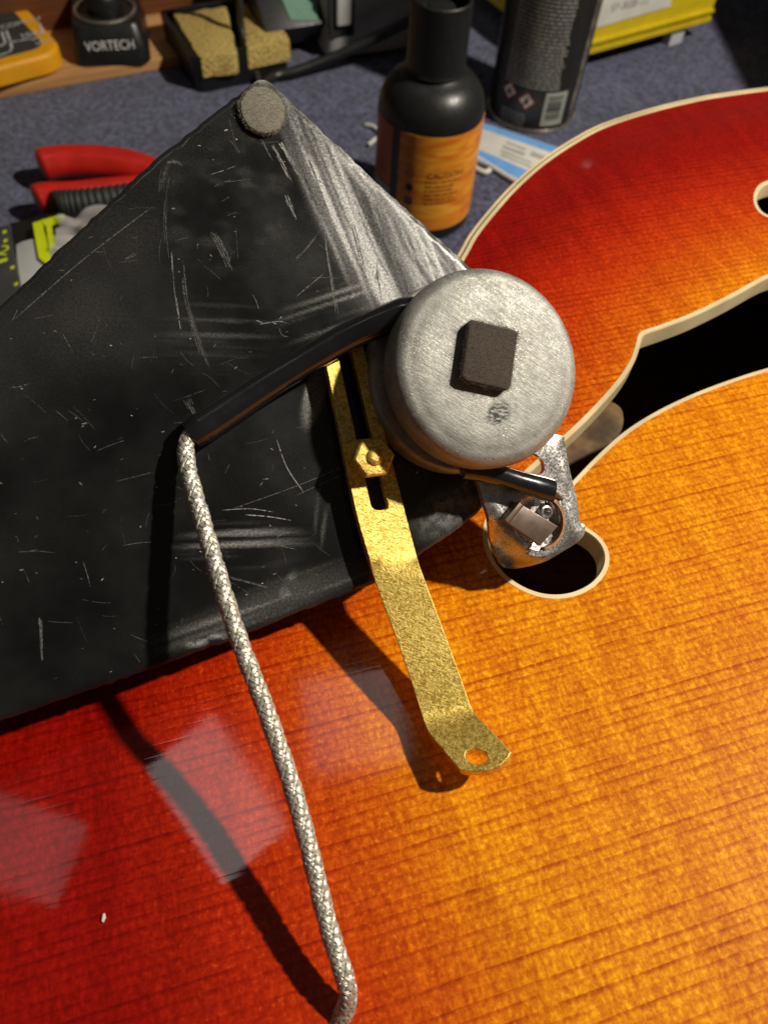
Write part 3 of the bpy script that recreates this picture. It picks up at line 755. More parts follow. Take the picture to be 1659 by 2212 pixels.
# second sleeve over the lug plate
p = gpath([(1002, 1008, 6.6), (1030, 1013, 6.6), (1062, 1021, 6.5), (1110, 1036, 6.2), (1160, 1051, 6.0), (1188, 1060, 5.7)])
s2 = obj('sleeve', *tube(p, lambda u: 1.72 * (1 + 0.07 * math.sin(7 * u + 1)), 18, 0.9, True, gn), M_heat, guard)
p = gpath([(1180, 1060, 5.2), (1198, 1068, 4.6), (1212, 1080, 3.4)])
obj('wire_end', *tube(p, [0.9, 0.55, 0.4], 10), M_heat, guard, parent=s2)
# lug plate
lug_px = [(1085, 930), (1205, 940), (1218, 952), (1226, 1000), (1240, 1060), (1250, 1108), (1252, 1128), (1262, 1136), (1259, 1156), (1242, 1174), (1216, 1190), (1180, 1212), (1142, 1228), (1112, 1230), (1096, 1216), (1075, 1170), (1058, 1118), (1042, 1080), (1030, 1040), (1000, 990)]
lg = catmull([gl(*q, 3.2) for q in lug_px], 4, True)
hole_px = [(1095, 985), (1130, 975), (1160, 985), (1172, 1003), (1168, 1022), (1130, 1028), (1095, 1010)]
lh = catmull([gl(*q, 3.2) for q in hole_px], 4, True)
bb0, bb1 = lg.min(0), lg.max(0)
gs = np.array([(x, y) for x in np.arange(bb0[0], bb1[0], .7) for y in np.arange(bb0[1], bb1[1], .7)])
lg = ccw(lg); lh = ccw(lh)
ok = inside(gs, offset_loop(lg, .3)) & ~inside(gs, offset_loop(lh, -.3))
V2, T = cdt([lg, lh], gs[ok])
rc = gl(1158, 1128, 3.2)
def lug_map(V2):
    d, _ = seg_dist(V2, lg, True); r_ = np.linalg.norm(V2 - rc, axis=1)
    q_ = gl(1160, 1140, 3.2); e_ = gl(1096, 1226, 3.2); dn_ = (e_ - q_) / np.linalg.norm(e_ - q_); s_ = (V2 - q_) @ dn_
    z = 3.4 + 0.4 * smooth(0, 1.2, d) + 0.10 * np.sin(V2[:, 0] * 1.1) * np.cos(V2[:, 1] * 0.9) - 0.9 * smooth(4.3, 3.4, r_) - 2.6 * smooth(2.6, 6.8, s_) * smooth(3.6, 5.0, r_)
    P = GO + V2[:, :1] * gx + V2[:, 1:] * gy + z[:, None] * gn
    return P, np.tile(gn, (len(V2), 1))
V, F = sheet(V2, T, lug_map, 1.1)
lug = obj('lug_plate', V, F, M_tin, guard, smooth_angle=45)
tag(lug, 'tinned silver lug plate below the can, blobbed with solder')
lo = GO + rc[0] * gx + rc[1] * gy
def arc_ring(r0, r1, h0, h1, a0, a1, n=30):
    A = np.radians(np.linspace(a0, a1, n)); V = []
    for a in A:
        for r_, h in ((r1, h0), (r1, h1), (r0, h1), (r0, h0)): V.append(lo + r_ * math.cos(a) * gx + r_ * math.sin(a) * gy + h * gn)
    F = [[i * 4 + k, i * 4 + (k + 1) % 4, (i + 1) * 4 + (k + 1) % 4, (i + 1) * 4 + k] for i in range(n - 1) for k in range(4)] + [[0, 1, 2, 3], [(n - 1) * 4 + k for k in range(4)]]
    return V, F
obj('solder_rim', *arc_ring(4.35, 5.3, 2.4, 4.3, -110, 40), M_tin, guard, parent=lug)
obj('contact_ring', *arc_ring(3.95, 4.35, 2.4, 4.6, -80, 55), M_copper, guard, parent=lug)
ec = gl(1176, 1106, 3.2)
obj('eyelet', *lathe([(0.55, 2.6), (0.55, 3.9), (0.75, 4.1), (1.0, 4.0), (1.15, 3.5), (1.2, 2.6)], 28, (gx, gy, gn), GO + ec[0] * gx + ec[1] * gy, True), M_tin, guard, parent=lug)
p = gpath([(1206, 1082, 3.9), (1210, 1104, 4.0), (1212, 1128, 3.8)])
obj('pin', *tube(p, 0.5, 12), M_tin, guard, parent=lug)
# brown tab: bent strip standing on the plate
ta, tb, tcn, td = [gl(*q, 5.6) for q in ((1129, 1092), (1204, 1137), (1166, 1179), (1097, 1131))]
tl = np.array([ta, tb, tcn, td])
tab = obj('tab', *prism(tl, 5.0, 5.9, 0.18, (gx, gy, gn), GO), M_browntab, guard, parent=lug, smooth_angle=30)
q0, q1 = gl(1129, 1092, 5.6), gl(1097, 1131, 5.6)
nq = nrm(np.array([-(q1 - q0)[1], (q1 - q0)[0]])); 
if nq @ (tb - ta) > 0: nq = -nq
obj('tab_riser', *prism(np.array([q0, q1, q1 + nq * 0.8, q0 + nq * 0.8]), 2.8, 5.8, 0.15, (gx, gy, gn), GO), M_browntab, guard, parent=lug, smooth_angle=30)

# ------------------------------------------------------------------ braided shielded cable
def mat_braid():
    t = NT('tinned_braid'); mm = t.mapping(sc=(1000, 1000, 1000)); n = t.noise(mm, 3.0, 3)
    c = t.mix(t.mr(n, .3, .7), (0.50, 0.46, 0.38), (0.88, 0.84, 0.73))
    return t.set(color=c, rough=t.mr(n, .3, .7, .26, .42), metal=0.65, normal=t.bump(n, .2, .00008))
M_braid = mat_braid()
M_core = simple('dark_braid_core', (0.05, 0.045, 0.04), 0.6, bump=0.1)
cab = [((425, 930), 'g', 2.0), ((408, 945), 'g', 2.3), ((401, 975), 'g', 2.8), ((408, 1022), 'g', 3.8), ((424, 1080), 'g', 5.2), ((451, 1172), 'g', 7.5), ((480, 1270), 'g', 9.8), ((508, 1358), 'g', 11.2),
       ((538, 1440), 'd', 97.6), ((570, 1522), 'd', 97.2), ((600, 1608), 'd', 96.6), ((631, 1700), 'd', 95.8), ((659, 1800), 'd', 94.6), ((684, 1900), 'd', 93.6), ((706, 1990), 'd', 92.6), ((728, 2062), 'd', 91.8),
       ((744, 2112), 'd', 91.4), ((751, 2150), 'd', 91.6), ((744, 2186), 'd', 92.2), ((722, 2215), 'd', 93.0), ((690, 2240), 'd', 93.6), ((600, 2290), 'd', 92.5), ((480, 2340), 'd', 91)]
cp = resample(catmull([G(*a, q) if m == 'g' else pd(*a, q) for a, m, q in cab], 10), 0.22)
cable = Root('shielded_cable', cp[len(cp) * 3 // 4], 'braided silver shielded cable curving from the black sleeve across the soundboard', 'cable')
Tt, Uu, Ww = frames(cp)
RB = 1.16; parts = []; NS = 8; PITCH = 8.4
arc = np.r_[0, np.cumsum(np.linalg.norm(np.diff(cp, axis=0), axis=1))]
for sgn in (1, -1):
    for k in range(NS):
        for off in (-0.17, 0.0, 0.17):
            ph = sgn * 2 * math.pi * arc / PITCH + 2 * math.pi * k / NS + off * 1.05
            cross = (2 * math.pi * arc / PITCH * NS / math.pi + (k if sgn > 0 else k)) * math.pi
            r_ = RB - 0.13 + 0.085 * sgn * np.sign(np.sin(cross / 2 + 0.4)) * np.abs(np.sin(cross / 2 + 0.4)) ** 0.5
            pth = cp + r_[:, None] * (np.cos(ph)[:, None] * Ww + np.sin(ph)[:, None] * Uu)
            parts.append(tube(pth, 0.105, 5, 1.0, False))
obj('braid', *merge(*parts), M_braid, cable, smooth_angle=80)
obj('core', *tube(cp, RB - 0.2, 14), M_core, cable)

# ------------------------------------------------------------------ things on the bench behind
ZC = CARPET
def flat(px, py, z=0.0): return pz(px, py, ZC + z)
def axes_from(p, q):
    e1 = nrm((q - p) * np.array([1, 1, 0])); e2 = np.array([-e1[1], e1[0], 0]); return np.array([e1, e2, [0, 0, 1.0]])
def wrap(V, R_, axes, origin, phi0, h0, lift=0.08):
    """flat artwork (x right, y up in mm) laid on a cylinder; phi0 = angle of x = 0, 0 faces -e2"""
    V = np.asarray(V); a = phi0 + V[:, 0] / R_; r = R_ + lift
    return origin + (r * np.sin(a))[:, None] * axes[0] - (r * np.cos(a))[:, None] * axes[1] + (h0 + V[:, 1])[:, None] * axes[2]
def grid_rect(w, h, n=24):
    V = [(w * i / n, y, 0) for y in (0, h) for i in range(n + 1)]
    return np.array(V), [[i, i + 1, n + 2 + i, n + 1 + i] for i in range(n)]
def solid_on_cyl(R_, axes, origin, a0, a1, h0, h1, thick=0.15, n=40):
    A = np.radians(np.linspace(a0, a1, n)); V = []
    for a in A:
        for r, h in ((R_, h0), (R_ + thick, h0), (R_ + thick, h1), (R_, h1)):
            V.append(origin + r * math.sin(a) * axes[0] - r * math.cos(a) * axes[1] + h * axes[2])
    F = [[i * 4 + k, i * 4 + (k + 1) % 4, (i + 1) * 4 + (k + 1) % 4, (i + 1) * 4 + k] for i in range(n - 1) for k in range(4)] + [[0, 1, 2, 3], [(n - 1) * 4 + k for k in range(4)]]
    return V, F
def words(w, lines, lh, bar, seed, jag=0.25):
    """rows of small unreadable print: short bars as words"""
    r = random.Random(seed); out = []
    for k in range(lines):
        x = 0; y = -k * lh; lim = w * (1 - jag * r.random())
        while x < lim - 0.6:
            L = min(lim - x, r.uniform(0.9, 3.2)); n = 4
            V = [(x + L * i / n, yy, 0) for yy in (y - bar, y) for i in range(n + 1)]
            out.append((np.array(V), [[i, i + 1, n + 2 + i, n + 1 + i] for i in range(n)])); x += L + r.uniform(0.3, 0.6)
    return merge(*out)

M_plastic_k = simple('black_plastic', (0.012, 0.012, 0.012), 0.38, var=0.1, bump=0.1)
M_matte_k = simple('matte_black_bottle', (0.014, 0.014, 0.014), 0.36, var=0.05, bump=0.05, nscale=1500)
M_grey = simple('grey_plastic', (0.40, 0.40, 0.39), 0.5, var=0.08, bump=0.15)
M_dkgrey = simple('dark_grey_plastic', (0.035, 0.036, 0.036), 0.5, var=0.08)
M_yellow = simple('amber_yellow_rubber', (0.80, 0.36, 0.005), 0.5, var=0.06)
M_binyellow = simple('yellow_bin_plastic', (0.62, 0.47, 0.01), 0.42, var=0.06, bump=0.05)
M_white = simple('white_print', (0.62, 0.62, 0.62), 0.6, var=0.05, bump=0.0)
M_paper = simple('white_paper', (0.66, 0.64, 0.58), 0.6, var=0.05)
M_ink = simple('black_ink', (0.02, 0.018, 0.016), 0.5, var=0.05, bump=0.0)
M_greyink = simple('grey_ink', (0.36, 0.36, 0.32), 0.5, var=0.1, bump=0.0)
M_red = simple('red_dipped_grip', (0.55, 0.018, 0.010), 0.35, var=0.12, nscale=500, bump=0.1, coat=0.2)
M_rubber = simple('black_rubber_grip', (0.022, 0.025, 0.022), 0.6, var=0.15)
M_chrome = simple('tin_rim', (0.62, 0.58, 0.50), 0.28, metal=0.9)
M_sponge = None
def mat_sponge():
    t = NT('yellow_sponge'); mm = t.mapping(sc=(1000, 1000, 1000)); n = t.noise(mm, 0.9, 5, .8); v = t.vor(mm, 0.8)
    c = t.mix(t.mr(n, .35, .65), (0.28, 0.17, 0.03), (0.88, 0.68, 0.24))
    return t.set(color=c, rough=.95, spec=.1, normal=t.bump(t.math('ADD', n, v), .9, .0009))
M_sponge = mat_sponge()
def mat_board(name, a, b):
    t = NT(name); mm = t.mapping(sc=(1000, 1000, 1000)); n = t.noise(t.mapping(mm, rot=(0, 0, -.25), sc=(.02, .5, .5)), 1, 4)
    return t.set(color=t.mix(t.mr(n, .3, .7), a, b), rough=.5, normal=t.bump(n, .15, .0002), spec=.3)
M_board = mat_board('pale_bench_board', (0.40, 0.20, 0.075), (0.58, 0.32, 0.13))
M_brownwood = mat_board('red_brown_wood', (0.10, 0.032, 0.012), (0.17, 0.06, 0.02))
def mat_orange():
    t = NT('orange_swirl_label'); mm = t.mapping(sc=(1000, 1000, 1000))
    n = t.noise(t.mapping(mm, rot=(0, .5, 0), sc=(.04, .04, .22)), 1.0, 2, .5, 1.6)
    c = t.mix(t.mr(n, .3, .7), (0.68, 0.18, 0.010), (0.90, 0.40, 0.035))
    return t.set(color=c, rough=.42, spec=.35)
M_orange = mat_orange()
M_brick = simple('red_brown_label', (0.45, 0.11, 0.035), 0.4, var=0.1)
M_palelabel = simple('pale_grey_label', (0.35, 0.36, 0.31), 0.4, var=0.1)
M_green = simple('green_display', (0.16, 0.29, 0.22), 0.25, var=0.03, bump=0.0)
M_blue = simple('sky_blue_print', (0.16, 0.38, 0.78), 0.4, var=0.05, bump=0.0)
M_hred = simple('hazard_red', (0.50, 0.05, 0.05), 0.5, var=0.05, bump=0.0)
M_neon = simple('neon_yellow_plastic', (0.62, 0.72, 0.008), 0.4, var=0.04, bump=0.03)
M_panel = simple('pale_grey_plastic', (0.55, 0.55, 0.53), 0.4, var=0.05, nscale=300)
M_lead = simple('red_test_lead', (0.55, 0.03, 0.05), 0.45, var=0.06)
M_ruler = simple('dark_steel_rule', (0.075, 0.075, 0.07), 0.45, metal=0.3, var=0.1)
M_wire = simple('grey_cable_jacket', (0.03, 0.028, 0.025), 0.45, var=0.1)

# wooden board the meter stands on, brown upstand behind it
BH = 5.0
p0, p1 = flat(0, 186, BH), flat(420, 112, BH); AX = axes_from(p0, p1)
L0 = np.linalg.norm(p1 - p0)
bd_ = Root('wooden_board', (p0 + p1) / 2 * np.array([1, 1, 0]) + [0, 0, ZC], 'pale wooden board on the carpet under the yellow meter', 'board', axes=AX)
obj('board_plank', *prism(np.array([(-260, 0), (L0 * .5 + 12, 0), (L0 * .5 + 12, 190), (-260, 190)]), 0.3, BH, 0.8, AX, bd_.F[:3, 3], 2), M_board, bd_)
q0 = flat(148, 58, BH)
ub = Root('wooden_box', (q0 * np.array([1, 1, 0])) + [0, 0, ZC + BH], 'red brown wooden box behind the black holder and the meter', 'box', axes=AX)
bxs = [box(10, 2.5, 24, 170, 5, 48), box(-72.5, 45, 24, 5, 80, 48), box(92.5, 45, 24, 5, 80, 48), box(10, 87.5, 24, 170, 5, 48)]
for nm, q in zip(('front_panel', 'side_panel', 'side_panel', 'back_panel'), bxs):
    obj(nm, q[0] @ np.array(AX) + ub.F[:3, 3], q[1], M_brownwood, ub)

# multimeter
MT = 10.0
c_ = flat(0, 133, BH + MT); c2 = flat(100, 107, BH + MT); AM = axes_from(c_, c2)
cor = flat(141, 106, BH + MT)                                  # outer corner, before rounding
mw_, mh_ = 78, 150
mo = cor - AM[0] * mw_ / 2 * 1.0 + AM[1] * mh_ / 2; mo = np.array([mo[0], mo[1], ZC + BH])
mm_ = Root('multimeter', mo, 'yellow cased multimeter with dark grey face on the wooden board', 'multimeter', axes=AM)
obj('holster', *merge(prism(rrect(mw_, mh_, 11, 8), 2.2, MT, 2.0, AM, mo, 4), prism(rrect(mw_ - 5, mh_ - 5, 9, 8), 0.1, 4.5, 0.5, AM, mo, 2)), M_yellow, mm_, smooth_angle=40)
fc = obj('face', *prism(rrect(mw_ - 13, mh_ - 13, 6, 6), MT - 2, MT + 0.35, 0.3, AM, mo), M_dkgrey, mm_)
def on_meter(px, py, dz=0.4):
    p = pz(px, py, ZC + BH + MT + dz) - mo; return np.array([p @ AM[0], p @ AM[1]])
def mline(pts, w):
    P = [on_meter(*q) for q in pts]; pr = []
    for a, b in zip(P[:-1], P[1:]):
        d = nrm(np.r_[b - a, 0])[:2]; n_ = np.array([-d[1], d[0]]) * w / 2; a = a - d * w / 2; b = b + d * w / 2
        pr.append(([[*(a - n_), 0], [*(b - n_), 0], [*(b + n_), 0], [*(a + n_), 0]], [[0, 1, 2, 3]]))
    return merge(*pr)
marks = [mline(((86, 50), (92, 74), (82, 80), (70, 84)), .9), mline(((0, 118), (20, 111), (26, 104), (22, 86), (14, 66)), .9), mline(((4, 68), (12, 92), (0, 98)), .9), mline(((22, 90), (40, 87), (64, 82)), .8)]
for tx, (px, py), sz in (('COM', (3, 62), 5.0), ('V', (78, 44), 5.0), ('mA', (60, 46), 3.6), ('10A', (46, 82), 5.5), ('MAX', (80, 96), 3.4)):
    v, f = text_mesh(tx, sz); b0 = on_meter(px, py); v[:, :2] += b0; v[:, 2] = 0; marks.append((v, f))
v, f = merge(*marks); obj('markings', mo + v[:, :1] * AM[0] + v[:, 1:2] * AM[1] + (MT + 0.42) * AM[2], f, M_white, mm_, parent=fc, smooth_angle=0)
def plug(px, py, mat, label, z0=MT + .4, r=6.5):
    b = on_meter(px, py); base = mo + b[0] * AM[0] + b[1] * AM[1] + z0 * AM[2]
    rt = Root('test_plug', base, label, 'plug')
    obj('collar', *lathe([(r, 0), (r, 3), (r - 1, 4)], 28, AM, base), mat, rt)
    obj('body', *lathe([(r - 1.6, 4), (r - 1.2, 9), (r - 1.8, 26), (r - 3, 28)], 28, AM, base), mat, rt)
    top = base + 27 * AM[2]
    obj('lead', *tube(catmull([top, top + [4, 12, 14], top + [6, 40, 10], top + [0, 90, -30]], 6), 1.8, 10), mat, rt)
plug(76, -28, M_lead, 'red test lead plug standing in the yellow meter')
plug(-4, 0, M_plastic_k, 'black test lead plug standing in the yellow meter')

# black holder with white lettering
a0, a1 = flat(172, 141, BH), flat(320, 132, BH); AW = axes_from(a0, a1); w_ = np.linalg.norm(a1 - a0)
wo = (a0 + a1) / 2 + AW[1] * 19; wo[2] = ZC + BH
hd = Root('tool_holder', wo, 'black plastic tool holder with white lettering and a rimmed well', 'holder', axes=AW)
def taper_box(w, d, h, k, r):
    A = rrect(w, d, r, 5); B = rrect(w * k, d * k, r * k, 5) + [0, d * 0.05]
    n = len(A); V = [[*q, 0.2] for q in A] + [[*q, 5] for q in A * 1.0] + [[*q, h - 1] for q in B] + [[*q, h] for q in B * .96]
    F = [[i * n + k_, i * n + (k_ + 1) % n, (i + 1) * n + (k_ + 1) % n, (i + 1) * n + k_] for i in range(3) for k_ in range(n)] + [list(range(n))[::-1], [3 * n + k_ for k_ in range(n)]]
    return np.array(V), F
v, f = taper_box(w_ * 1.10, 42, 15, 0.88, 5)
bdy = obj('body', v @ np.array(AW) + wo, f, M_plastic_k, hd)
wc = wo + AW[2] * 15.2 - AW[1] * 1.0
obj('well_rim', *lathe([(13.4 + .8 * math.cos(a), .2 + .8 * math.sin(a)) for a in np.linspace(0, 2 * math.pi, 9)[:-1]], 40, AW, wc, True), M_chrome, hd)
obj('knob', *lathe([(8, 0), (8.2, 6), (7.4, 7.4), (6, 7.8), (5.8, 7.0), (1, 6.8)], 36, AW, wc), M_plastic_k, hd)
v, f = text_mesh('VORTECH', 5.4); v[:, 0] *= (w_ * .70) / v[:, 0].max(); v[:, 0] -= v[:, 0].max() / 2
fh = nrm(np.array([0, 4.6, 10.0])); ft = wo - AW[1] * 20.6 + AW[2] * 7.0
obj('lettering', ft + v[:, :1] * AW[0] + v[:, 1:2] * (fh[1] * AW[1] + fh[2] * AW[2]) - 0.35 * AW[1], f, M_white, hd, parent=bdy, smooth_angle=0)

# soldering sponge tray
a0, a1 = flat(428, 205), flat(600, 168); AT = axes_from(a0, a1)
tw = 47.0; tdp = 48.0; th_ = 16.0
to = flat(428, 205) + AT[0] * tw / 2 + AT[1] * tdp / 2; to[2] = ZC
tr = Root('sponge_tray', to, 'black soldering iron tray with two yellow cleaning sponges', 'tray', axes=AT)
outer_, inner_ = rrect(tw, tdp, 4, 4), rrect(tw - 5, tdp - 5, 3, 4)
n = len(outer_)
V = [[*q, .2] for q in outer_ * .97] + [[*q, th_] for q in outer_] + [[*q, th_] for q in inner_] + [[*q, 3] for q in inner_]
F = [[i * n + k, i * n + (k + 1) % n, (i + 1) * n + (k + 1) % n, (i + 1) * n + k] for i in range(3) for k in range(n)] + [list(range(n))[::-1], [3 * n + k for k in range(n)]]
obj('tray_shell', np.array(V) @ np.array(AT) + to, F, M_plastic_k, tr, smooth_angle=30)
def sponge(px4, z, h):
    L = np.array([[(flat(*q, z) - to) @ AT[0], (flat(*q, z) - to) @ AT[1]] for q in px4])
    L = resample(np.vstack([L, L[:1]]), 3.0)[:-1]; L = L + np.random.RandomState(2).randn(*L.shape) * .25
    obj('sponge', *prism(L, z - h, z, .9, AT, to, 2), M_sponge, tr)
sponge(((374, 28), (490, 10), (512, 114), (430, 122)), 16.6, 9.0)
sponge(((522, 8), (588, -6), (626, 86), (532, 104)), 16.2, 9.0)
obj('divider', *merge(box(-1.5, 2, 9, 2.2, tdp - 6, 11, AT, to)), M_plastic_k, tr)
cw = catmull([flat(470, -160, 60), flat(505, -60, 40), flat(517, 0, 30), flat(522, 60, 18), flat(540, 120, 10), flat(556, 165, 3), flat(575, 230, 1.6), flat(620, 330, 1.6)], 8)
wr = Root('thin_wire', cw[-1] * [1, 1, 0] + [0, 0, ZC], 'thin grey wire hanging across the sponge tray', 'wire')
obj('wire_jacket', *tube(cw, 1.6, 10), M_wire, wr)

# soldering station
a0, a1 = flat(705, 132), flat(905, 106); AS = axes_from(a0, a1)
so = flat(705, 132) + AS[0] * 28; so[2] = ZC
ss = Root('soldering_station', so + AS[1] * 30, 'grey soldering station with rocker switch and green display', 'soldering station', axes=AS)
body = rrect(62, 70, 7, 6, (3, 34))
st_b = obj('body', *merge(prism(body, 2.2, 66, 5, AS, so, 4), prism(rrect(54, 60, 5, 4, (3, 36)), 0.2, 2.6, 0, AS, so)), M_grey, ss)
def front(x, z, y=-1.0): return so + x * AS[0] + y * AS[1] + z * AS[2]
AF = np.array([AS[0], AS[2], -AS[1]])
def on_front(px, py):
    d = dirw(px, py); P0 = front(0, 0); k = ((P0 - CAM) @ AS[1]) / (d @ AS[1]); p = CAM + d * k - so; return np.array([p @ AS[0], p @ AS[2]])
b0, b1 = on_front(712, 84), on_front(768, -30)
bz = obj('switch_bezel', *prism(rrect(abs(b1[0] - b0[0]), abs(b1[1] - b0[1]), 1.5, 3, ((b0[0] + b1[0]) / 2, (b0[1] + b1[1]) / 2)), -1.2, 1.0, .4, AF, so), M_dkgrey, ss)
b0, b1 = on_front(722, 66), on_front(760, -22)
obj('switch_well', *prism(rrect(abs(b1[0] - b0[0]), abs(b1[1] - b0[1]), .8, 3, ((b0[0] + b1[0]) / 2, (b0[1] + b1[1]) / 2)), 0.8, 1.15, 0, AF, so), M_plastic_k, ss, parent=bz)
b0, b1 = on_front(726, 52), on_front(757, -18)
obj('rocker', *prism(rrect(abs(b1[0] - b0[0]), abs(b1[1] - b0[1]), .8, 3, ((b0[0] + b1[0]) / 2, (b0[1] + b1[1]) / 2)), 0.9, 3.0, .5, AF, so), M_panel, ss, parent=bz)
# display pod on its left, black frame
dn = nrm(np.array([0.25, -0.55, 0.8])); dx = nrm(np.cross([0, 0, 1.0], dn)); dy = np.cross(dn, dx)
dp = flat(640, -2, 24.0); AD = np.array([dx, dy, dn])
fr_ = obj('display_frame', *prism(np.array([(-19, -12), (14, -12), (14, 34), (-19, 34)]), -14, -.4, 1.0, AD, dp), M_plastic_k, ss)
def on_disp(px, py):
    d = dirw(px, py); k = ((dp - CAM) @ dn) / (d @ dn); p = CAM + d * k - dp; return (p @ dx, p @ dy)
obj('display', *prism(np.array([on_disp(*q) for q in ((628, 42), (686, 44), (684, -60), (585, -60))]), -.5, 0.1, 0, AD, dp), M_green, ss, parent=fr_)
cw = catmull([flat(520, 330, 3), flat(560, 215, 3), flat(585, 168, 3), flat(640, 152, 4), flat(720, 122, 8), flat(800, 86, 14), (flat(860, 57, 19)), flat(900, 36, 23), flat(960, 5, 26), flat(1040, -40, 26)], 8)
bc_ = Root('power_cable', cw[10] * [1, 1, 0] + [0, 0, ZC], 'thick black cable sloping past the soldering station to the orange bottle', 'cable')
obj('cable_jacket', *tube(cw, 2.3, 14), M_plastic_k, bc_)

# orange labelled bottle
bo = flat(909, 455); AB = axes_from(np.array([0, 0, 0.]), np.array([1, -.08, 0]))
bt = Root('spray_bottle', bo, 'small matte black bottle with orange warning label and ribbed black cap', 'bottle', axes=AB)
RBt = 19.4
prof = [(RBt - 2, 0.2), (RBt - .4, .8), (RBt, 2.2), (RBt, 42)] + [(RBt - 11.0 + 11.0 * math.cos(a), 42 + 13.0 * math.sin(a)) for a in np.linspace(.1, 1.32, 10)] + [(9.6, 56), (9.6, 60)]
prof = [(r, h * 1.03) for r, h in prof]
obj('body', *lathe(prof, 72, AB, bo), M_matte_k, bt)
capv = lathe([(9.2, 57.2), (10.5, 57.3), (10.9, 57.9), (10.5, 58.8), (10.4, 59.2), (10.2, 78.6), (10.0, 79.6), (9.5, 80.0), (8.9, 79.6), (8.7, 74), (1, 73.5)], 72, AB, bo)
cp_ = obj('cap', *capv, M_plastic_k, bt, smooth_angle=35)
obj('nozzle', *lathe([(5, 74), (5, 76.5), (4.4, 77.4), (2, 77.8)], 36, AB, bo), M_plastic_k, bt, parent=cp_)
lab = obj('label', *solid_on_cyl(RBt, AB, bo, -31, 150, 5.2, 43.2), M_orange, bt)
obj('label_panel', *solid_on_cyl(RBt, AB, bo, -105, -41, 20, 43.2), M_brick, bt)
obj('label_panel', *solid_on_cyl(RBt, AB, bo, -105, -41, 5.2, 19.4), M_palelabel, bt)
v, f = text_mesh('CAUTION!', 3.1); obj('lettering', wrap(v, RBt, AB, bo, math.radians(2), 27.5, .22), f, M_ink, bt, parent=lab, smooth_angle=0)
v, f = words(14.5, 6, 1.75, .55, 4); obj('small_print', wrap(v, RBt, AB, bo, math.radians(1), 26.2, .22), f, simple('brown_ink', (0.10, 0.03, 0.006), .5), bt, parent=lab, smooth_angle=0)
ic = []
ic.append(merge(*[(np.array([(x, y, 0) for x, y in q]), [[0, 1, 2, 3]]) for q in ([(-1.9, 0), (0, -1.9), (0, -1.5), (-1.5, 0)], [(0, -1.9), (1.9, 0), (1.5, 0), (0, -1.5)], [(1.9, 0), (0, 1.9), (0, 1.5), (1.5, 0)], [(0, 1.9), (-1.9, 0), (-1.5, 0), (0, 1.5)])]))
ic.append((np.array([(1.5 * math.cos(a), 1.5 * math.sin(a), 0) for a in np.linspace(0, 6.283, 20)[:-1]]), [list(range(19))]))
sq = [(-1.4, -1.4), (1.4, -1.4), (1.4, 1.4), (-1.4, 1.4)]; si = [(x * .4, y * .4 + .1) for x, y in sq]
ic.append((np.array([(x, y, 0) for x, y in sq + si]), [[0, 1, 5, 4], [1, 2, 6, 5], [2, 3, 7, 6], [3, 0, 4, 7]]))
ic.append((np.array([(-.9, -.5, 0), (0, -1, 0), (1.0, -.4, 0), (.2, 1.2, 0)]), [[0, 1, 2, 3]]))
for k, q in enumerate(ic):
    obj('warning_icon', wrap(q[0], RBt, AB, bo, math.radians(-16), 28.6 - 5.6 * k, .22), q[1], M_ink, bt, parent=lab, smooth_angle=0)

# spray can
co = flat(1146, 236); AC = AB; RCn = 20.0
ca = Root('spray_can', co, 'tall black spray can with tin rim, barcode and hazard diamonds', 'spray can', axes=AC)
obj('body', *lathe([(RCn - .6, 1.6), (RCn, 2.2), (RCn, 118), (RCn - 3, 124), (12, 129), (10, 131)], 72, AC, co), simple('black_can_print', (0.018, 0.017, 0.015), .32, var=.05), ca)
obj('base_rim', *lathe([(RCn - 2, .1), (RCn + .2, .1), (RCn + .7, .8), (RCn + .5, 1.7), (RCn - .3, 2.0), (RCn - 2, 1.9)], 72, AC, co, True), M_chrome, ca)
obj('cap', *lathe([(16, 126), (16.5, 128), (16.5, 150), (15, 152)], 48, AC, co), M_plastic_k, ca)
v, f = words(25.5, 26, 1.55, .72, 7, .05); obj('small_print', wrap(v, RCn, AC, co, math.radians(-50), 59.5, .12), f, M_greyink, ca, smooth_angle=0)
v, f = words(12.5, 4, 1.5, .6, 9, .05); obj('small_print', wrap(v, RCn, AC, co, math.radians(-48), 8.2, .12), f, M_greyink, ca, smooth_angle=0)
obj('side_stripe', *solid_on_cyl(RCn, AC, co, 52, 60, 2.4, 118, .1), simple('speckled_stripe', (0.16, 0.14, 0.11), .6, var=.4, nscale=1500), ca)
bcd = obj('barcode_label', *solid_on_cyl(RCn, AC, co, 8, 38, 3.8, 18.6, .12), M_palelabel, ca)
r_ = random.Random(3); prt = []; y = 1.6
while y < 12.5:
    h = r_.choice([.25, .45, .8]); q = grid_rect(7.2, h, 8); q[0][:, 1] += y; prt.append(q); y += h + r_.choice([.25, .4, .6])
v, f = merge(*prt); obj('bars', wrap(v, RCn, AC, co, math.radians(12), 4.6, .2), f, M_dkgrey, ca, parent=bcd, smooth_angle=0)
